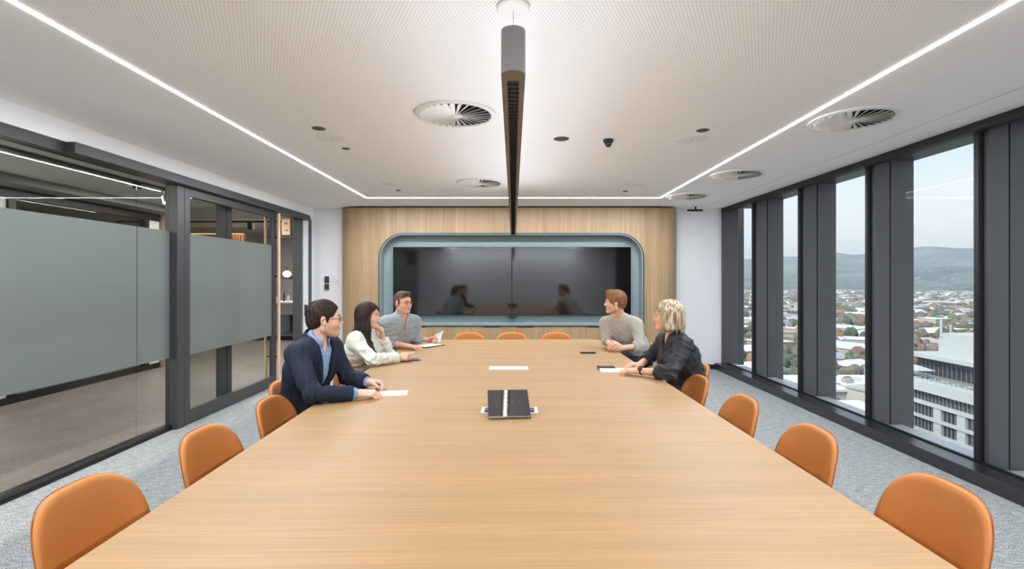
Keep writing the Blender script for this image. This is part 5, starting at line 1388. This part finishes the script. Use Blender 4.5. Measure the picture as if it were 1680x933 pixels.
leafc = [mat('foliage_%d' % k, c, .95, spec=.1, vary=.32, vscale=5, bump=1, bscale=9) for k, c in enumerate([(112, 120, 102), (130, 128, 112), (140, 120, 108), (100, 112, 98), (156, 126, 106), (136, 124, 118)])]
def house_mesh(w, l, h, rh, flat):
    V_ = [(-w, -l, 0), (w, -l, 0), (w, l, 0), (-w, l, 0), (-w, -l, h), (w, -l, h), (w, l, h), (-w, l, h)]
    Fc = [(0, 1, 5, 4), (1, 2, 6, 5), (2, 3, 7, 6), (3, 0, 4, 7), (4, 5, 6, 7)]
    o = .4
    if flat:
        RV = [(-w-o, -l-o, h), (w+o, -l-o, h), (w+o, l+o, h), (-w-o, l+o, h), (-w-o, -l-o, h+.5), (w+o, -l-o, h+.5), (w+o, l+o, h+.5), (-w-o, l+o, h+.5)]
        RF = [(0, 1, 5, 4), (1, 2, 6, 5), (2, 3, 7, 6), (3, 0, 4, 7), (4, 5, 6, 7), (3, 2, 1, 0)]
    else:
        RV = [(-w-o, -l-o, h-.1), (w+o, -l-o, h-.1), (w+o, l+o, h-.1), (-w-o, l+o, h-.1), (0, -l*.55, h+rh), (0, l*.55, h+rh)]
        RF = [(0, 1, 4), (1, 2, 5, 4), (2, 3, 5), (3, 0, 4, 5), (3, 2, 1, 0)]
    return V_, Fc, RV, RF
kinds = []
for (w, l, h, rh, flat) in ((5, 7, 3.4, 2.6, 0), (6.5, 8, 6.2, 2.6, 0), (5.5, 9, 3.4, 3.0, 0), (9, 14, 6, 1, 1), (14, 20, 8, 1, 1), (8, 10, 9.5, 1, 1)):
    V_, Fc, RV, RF = house_mesh(w, l, h, rh, flat)
    a = bpy.data.meshes.new('walls'); a.from_pydata(V_, [], Fc); b = bpy.data.meshes.new('roof'); b.from_pydata(RV, [], RF); kinds.append((a, b, max(w, l), (V_, Fc, RV, RF)))
variants = {}
def kind_mesh(k, wc_, rc):
    key = (k, wc_, rc)
    if key not in variants:
        a = kinds[k][0].copy(); a.materials.append(wallc[wc_]); b = kinds[k][1].copy(); b.materials.append(roofc[rc]); variants[key] = (a, b)
    return variants[key]
rg = random.Random(12); spots = []; cellsz = {}
def free(x, y, r):
    cx, cy_ = int(x//40), int(y//40)
    for a in (-1, 0, 1):
        for b in (-1, 0, 1):
            for (u, v, q) in cellsz.get((cx+a, cy_+b), ()):
                if (u-x)**2+(v-y)**2 < (q+r)**2: return False
    cellsz.setdefault((cx, cy_), []).append((x, y, r)); return True
OFF = lambda x, y: (72 < x < 170 and y < 165)
rn = ['terracotta', 'grey', 'pale', 'dark brown', 'sandstone', 'white', 'slate']
houses, trees = [], []
for _ in range(26000):
    y = 150+1750*rg.random()**1.35; t_ = .40+.56*rg.random(); x = y*t_
    if OFF(x, y) or x > 1700: continue
    istree = rg.random() < .40
    if istree:
        r = rg.uniform(2.0, 4.3)
        if not free(x, y, r*.75): continue
        trees.append((y, x, r))
    else:
        k = rg.choices(range(6), (4, 4, 4, 3, 1.6, 1.6))[0]
        if not free(x, y, kinds[k][2]*1.05): continue
        houses.append((y, x, k))
houses.sort(); trees.sort()
hv = [q for q in houses if visible(q[1], q[0])][:290]; hs = set(hv)
tv = [q for q in trees if visible(q[1], q[0])][:260]; ts = set(tv)
for (y, x, k) in hv:
    rc = rg.choices(range(7), (3, 4, 5, 2, 4, 6, 3))[0] if k < 3 else rg.choice((1, 2, 5, 5, 4)); wc_ = rg.randrange(5)
    a, b = kind_mesh(k, wc_, rc)
    far = 'near' if y < 420 else 'distant'
    e = bpy.data.objects.new('house' if k < 3 else 'commercial_building', a); COL.objects.link(e); e.location = (x, y, GZ); e.rotation_euler = (0, 0, rg.choice((.3, 1.87, .35, 1.9, 1.1)))
    tag(e, '%s %s, %s roof, %s walls, %s' % (tier(y), ('low house', 'two-storey house', 'long house', 'flat shed', 'wide block', 'tall block')[k], rn[rc], ('cream', 'beige', 'white', 'brick', 'stone')[wc_], gap(x, y)), 'house' if k < 3 else 'building', 'suburban buildings seen through the windows')
    q = bpy.data.objects.new('roof', b); COL.objects.link(q); q.parent = e
bmT = []
for s_ in range(4):
    bm = nb(); bmesh.ops.create_icosphere(bm, subdivisions=4, radius=1.0); q = random.Random(s_); lumps = [Vector((q.gauss(0, 1), q.gauss(0, 1), q.gauss(0, 1))).normalized() for _ in range(26)]
    for v in bm.verts:
        n_ = v.co.normalized(); m_ = max((n_.dot(l_) for l_ in lumps)); v.co = n_*(.62+.46*max(0, (m_-.70)/.3)**.6+q.uniform(-.035, .035)); v.co.z = v.co.z*.85+1.05
    for f_ in bm.faces: f_.smooth = True
    me = bpy.data.meshes.new('crown'); bm.to_mesh(me); bm.free(); bmT.append(me)
tvm = {}
tn = ['olive green', 'dull green', 'rust brown', 'dark green', 'orange autumn', 'brown leafless']
trm = bpy.data.meshes.new('trunk'); bm = nb(); cyl(bm, (0, 0, -.2), (0, 0, .6), .12, .08, 6); bm.to_mesh(trm); bm.free(); trm.materials.append(mat('bark', (86, 74, 64), .9))
for (y, x, r) in tv:
    s_, c_ = rg.randrange(4), rg.choices(range(6), (4, 4, 1.6, 4, .7, 2.4))[0]
    if (s_, c_) not in tvm: m_ = bmT[s_].copy(); m_.materials.append(leafc[c_]); tvm[(s_, c_)] = m_
    e = bpy.data.objects.new('tree', tvm[(s_, c_)]); COL.objects.link(e); e.location = (x, y, GZ); e.scale = (r, r, r*rg.uniform(1.1, 1.7)); e.rotation_euler = (0, 0, rg.random()*6)
    tag(e, '%s %s %s tree, %s' % (tier(y), 'large' if r > 4 else 'small', tn[c_], gap(x, y)), 'tree', 'suburban trees seen through the windows')
    if y < 500: q = bpy.data.objects.new('trunk', trm); COL.objects.link(q); q.parent = e
# the rest of the suburb, too many and too small to tell apart
def pile(name, items, fn, mats_):
    V_, Fc, Mi = [], [], []
    for it in items:
        vs, fs, mi = fn(it); o = len(V_); V_ += vs; Fc += [tuple(i+o for i in f) for f in fs]; Mi += mi
    me = bpy.data.meshes.new(name); me.from_pydata(V_, [], Fc)
    for m in mats_: me.materials.append(m)
    me.polygons.foreach_set('material_index', np.array(Mi, dtype=np.int32)); me.update(); return me
def fh(it):
    y, x, k = it; V_, Fc, RV, RF = kinds[k][3]; a = rg.choice((.3, 1.87, 1.1)); c, s_ = math.cos(a), math.sin(a)
    T = lambda p: (x+p[0]*c-p[1]*s_, y+p[0]*s_+p[1]*c, GZ+p[2]); rc = rg.choices(range(7), (3, 4, 5, 2, 4, 6, 3))[0]
    return [T(p) for p in V_+RV], list(Fc)+[tuple(i+8 for i in f) for f in RF], [rg.randrange(5)]*len(Fc)+[5+rc]*len(RF)
o = obj('distant_roofs', pile('distant_roofs', [q for q in houses if q not in hs], fh, wallc+roofc)); tag(o, 'countless small roofs of the suburb towards the hills', 'houses', None, 'stuff')
bm = nb(); bmesh.ops.create_icosphere(bm, subdivisions=2, radius=1.0); TVs = [tuple(v.co) for v in bm.verts]; TFs = [tuple(v.index for v in f.verts) for f in bm.faces]; bm.free()
def ft(it):
    y, x, r = it; r *= 1.15; c_ = rg.choices(range(6), (4, 4, 1.6, 4, .7, 2.4))[0]
    return [(x+p[0]*r*rg.uniform(.8, 1.15), y+p[1]*r, GZ+(p[2]+.95)*r*1.05) for p in TVs], TFs, [c_]*len(TFs)
o = obj('distant_trees', pile('distant_trees', [q for q in trees if q not in ts], ft, leafc)); tag(o, 'countless small trees between the suburban roofs', 'trees', None, 'stuff'); o.data.shade_smooth()

# ---------------- white office building opposite, seen through the nearest clear window
ob = empty('office_building', (125, 110, GZ), label='white office building with banded windows and a roof terrace', cat='building')
ow = mat('white_concrete', (196, 201, 199), .7, vary=.03, vscale=.3); og = mat('dark_window_band', (64, 70, 80), .2, spec=.8); om = mat('pale_mullion', (150, 156, 160), .5); ogr = mat('roof_deck', (150, 146, 138), .9, vary=.1, vscale=.5)
XB = 100.0; YA, YE = 40.0, 142.0
def zz(py, px): return EYE-(py-VPY)*(XB/(px-VPX))   # height of a line on the facade plane
tops = [(-23.2, -25.6, 'ledge'), (-25.6, -28.0, 'glass'), (-28.0, -28.9, 'ledge'), (-28.9, -31.6, 'glass'), (-31.6, -32.3, 'ledge'), (-32.3, -35.0, 'glass'), (-35.0, -35.7, 'ledge'), (-35.7, -38.4, 'glass'), (-38.4, -39.1, 'ledge'), (-39.1, -42, 'glass'), (-42, GZ, 'ledge')]
quick('core', XB+1.2, XB+46, YA, YE, GZ, -24.2, ow, ob)
quick('terrace_deck', XB+2.2, XB+46, YA, YE, -24.2, -24.0, ogr, ob)
floor_i = 0
for (z1, z0, k_) in tops:
    if k_ == 'ledge': quick('ledge', XB-(.9 if z1 > -24 else .35), XB+(2.2 if z1 > -24 else 1.3), YA, YE, z0, z1, ow, ob)
    else:
        floor_i += 1
        quick('window_band', XB+.35, XB+1.25, YA, YE, z0, z1, og, ob)
        bm = nb(); y = YA+.5
        while y < YE: box(bm, XB+.15, XB+.36, y-.06, y+.06, z0, z1); y += 1.05
        obj('mullions', bm, om, ob, kind='stuff')
for y in (118.5, 112.2, 106, 100, 94, 88, 82, 76): quick('column', XB-.15, XB+1.3, y-1.05, y+1.05, GZ, -28.9, ow, ob)
# set-back upper storey, its roof and the plant room
quick('upper_glazing', XB+12, XB+40, YA, YE-3, -24.0, -19.6, og, ob)
bm = nb(); y = YA+.5
while y < YE-3: box(bm, XB+11.85, XB+12.05, y-.06, y+.06, -24.0, -19.6); y += 1.35
obj('mullions', bm, om, ob, kind='stuff')
quick('upper_roof', XB+10.2, XB+42, YA, YE-1, -19.6, -18.6, ow, ob)
quick('plant_room', XB+13.5, XB+36, YA, 133, -18.6, -12.6, ow, ob)
quick('plant_room', XB+15, XB+30, 120, 136, -18.6, -14.6, ow, ob)
obj('mast', cyl(nb(), (XB+17, 137.5, -18.6), (XB+17, 137.5, -9.5), .28, n=8), ow, ob); obj('mast', cyl(nb(), (XB+19, 136.8, -18.6), (XB+19, 136.8, -10.8), .2, n=8), ow, ob)
bm = nb(); y = YA
while y < YE: box(bm, XB+.6, XB+.66, y-.03, y+.03, -23.2, -22.1); y += 1.4
box(bm, XB+.58, XB+.68, YA, YE, -22.15, -22.05); obj('balustrade', bm, om, ob)
for k, (x, y) in enumerate(((104.5, 129.5), (105.5, 133.0))):
    um = empty('terrace_parasol', (x, y, -24), label=('nearer' if k == 0 else 'farther') + ' white parasol on the roof terrace opposite', cat='parasol')
    obj('pole', cyl(nb(), (x, y, -24), (x, y, -21.3), .06, n=8), ow, um)
    bm = nb(); bmesh.ops.create_cone(bm, cap_ends=True, segments=4, radius1=3.4, radius2=.1, depth=.9, matrix=Matrix.Translation((x, y, -21.2)) @ Matrix.Rotation(R(45), 4, 'Z')); obj('canopy', bm, ow, um)
for k, (x, y) in enumerate(((103.4, 118), (103.8, 121.5), (103.3, 124.5), (104.6, 115), (103.6, 128), (104.4, 132.5))):
    bm = nb(); cyl(bm, (x, y, -23.3), (x, y, -23.2), .55, n=10); cyl(bm, (x, y, -24), (x, y, -23.3), .06, n=6)
    for s_ in (-1, 1): box(bm, x+s_*.95-.22, x+s_*.95+.22, y-.22, y+.22, -24, -23.55); box(bm, x+s_*1.12-.05, x+s_*1.12+.05, y-.22, y+.22, -23.55, -23.1)
    obj('terrace_table', bm, ow, label='white table with two seats on the roof terrace opposite', cat='table', group='terrace tables on the office roof')
# ---------------- low buildings further along
def block(name, px, py, Y_, w, l, h, wm, rm, lab, extra=0):
    x = (px-VPX)*Y_/F_; zt = EYE-(py-VPY)*Y_/F_
    e = empty(name, (x, Y_, GZ), .0, label=lab, cat='building')
    quick('walls', x-w/2, x+w/2, Y_-l/2, Y_+l/2, GZ, zt-.8, wm, e); quick('roof', x-w/2-.6, x+w/2+.6, Y_-l/2-.6, Y_+l/2+.6, zt-.8, zt, rm, e)
    if extra:
        for k in range(extra):
            a = x-w*.3+w*.6*k/max(1, extra-1); quick('rooftop_unit', a-1.4, a+1.4, Y_-3+k % 2*3, Y_+k % 2*3, zt, zt+1.5, roofc[1+k % 2], e)
    return e
block('warehouse', 1386, 626, 190, 34, 26, 8, ow, roofc[5], 'long white-roofed building seen through the third window gap', 5)
block('low_hall', 1384, 668, 128, 17, 14, 6, ow, roofc[5], 'white gabled hall low in the third window gap')
block('stone_podium', 1390, 700, 112, 13, 10, 5, mat('sandstone', (172, 166, 148), .8), mat('podium_roof', (186, 184, 176), .8), 'pale stone podium at the foot of the third window gap')
block('apartment_block', 1290, 578, 330, 22, 22, 12, wallc[0], roofc[1], 'cream apartment block in the narrow second window gap')
block('white_hall', 1296, 628, 205, 30, 20, 6, ow, roofc[5], 'white-roofed hall low in the narrow second window gap', 3)
block('long_factory', 1546, 494, 900, 130, 40, 12, mat('pale_pink_render', (224, 206, 190), .8), roofc[2], 'long pale pink building at the foot of the hills', 0)
block('brick_store', 1506, 499, 880, 34, 30, 12, mat('red_brick', (156, 96, 84), .8), roofc[1], 'red brick block left of the long pale pink building', 0)
block('supermarket', 1512, 536, 470, 46, 26, 6, ow, roofc[5], 'wide white-roofed store amid the trees', 0)
# thin haze over the suburb and the hills
bm = nb(); box(bm, 60, 9000, 420, 9000, GZ-20, 260)
hz = obj('haze', bm, None, label='thin grey haze over the distant suburb and hills', cat='haze', kind='stuff')
hm_ = bpy.data.materials.new('haze'); hm_.use_nodes = True; N = hm_.node_tree.nodes; N.clear(); L = hm_.node_tree.links
vs_ = N.new('ShaderNodeVolumeScatter'); vs_.inputs['Color'].default_value = (.93, .97, 1, 1); vs_.inputs['Density'].default_value = .00021; vs_.inputs['Anisotropy'].default_value = .2
oo = N.new('ShaderNodeOutputMaterial'); L.new(vs_.outputs[0], oo.inputs['Volume']); hz.data.materials.append(hm_)
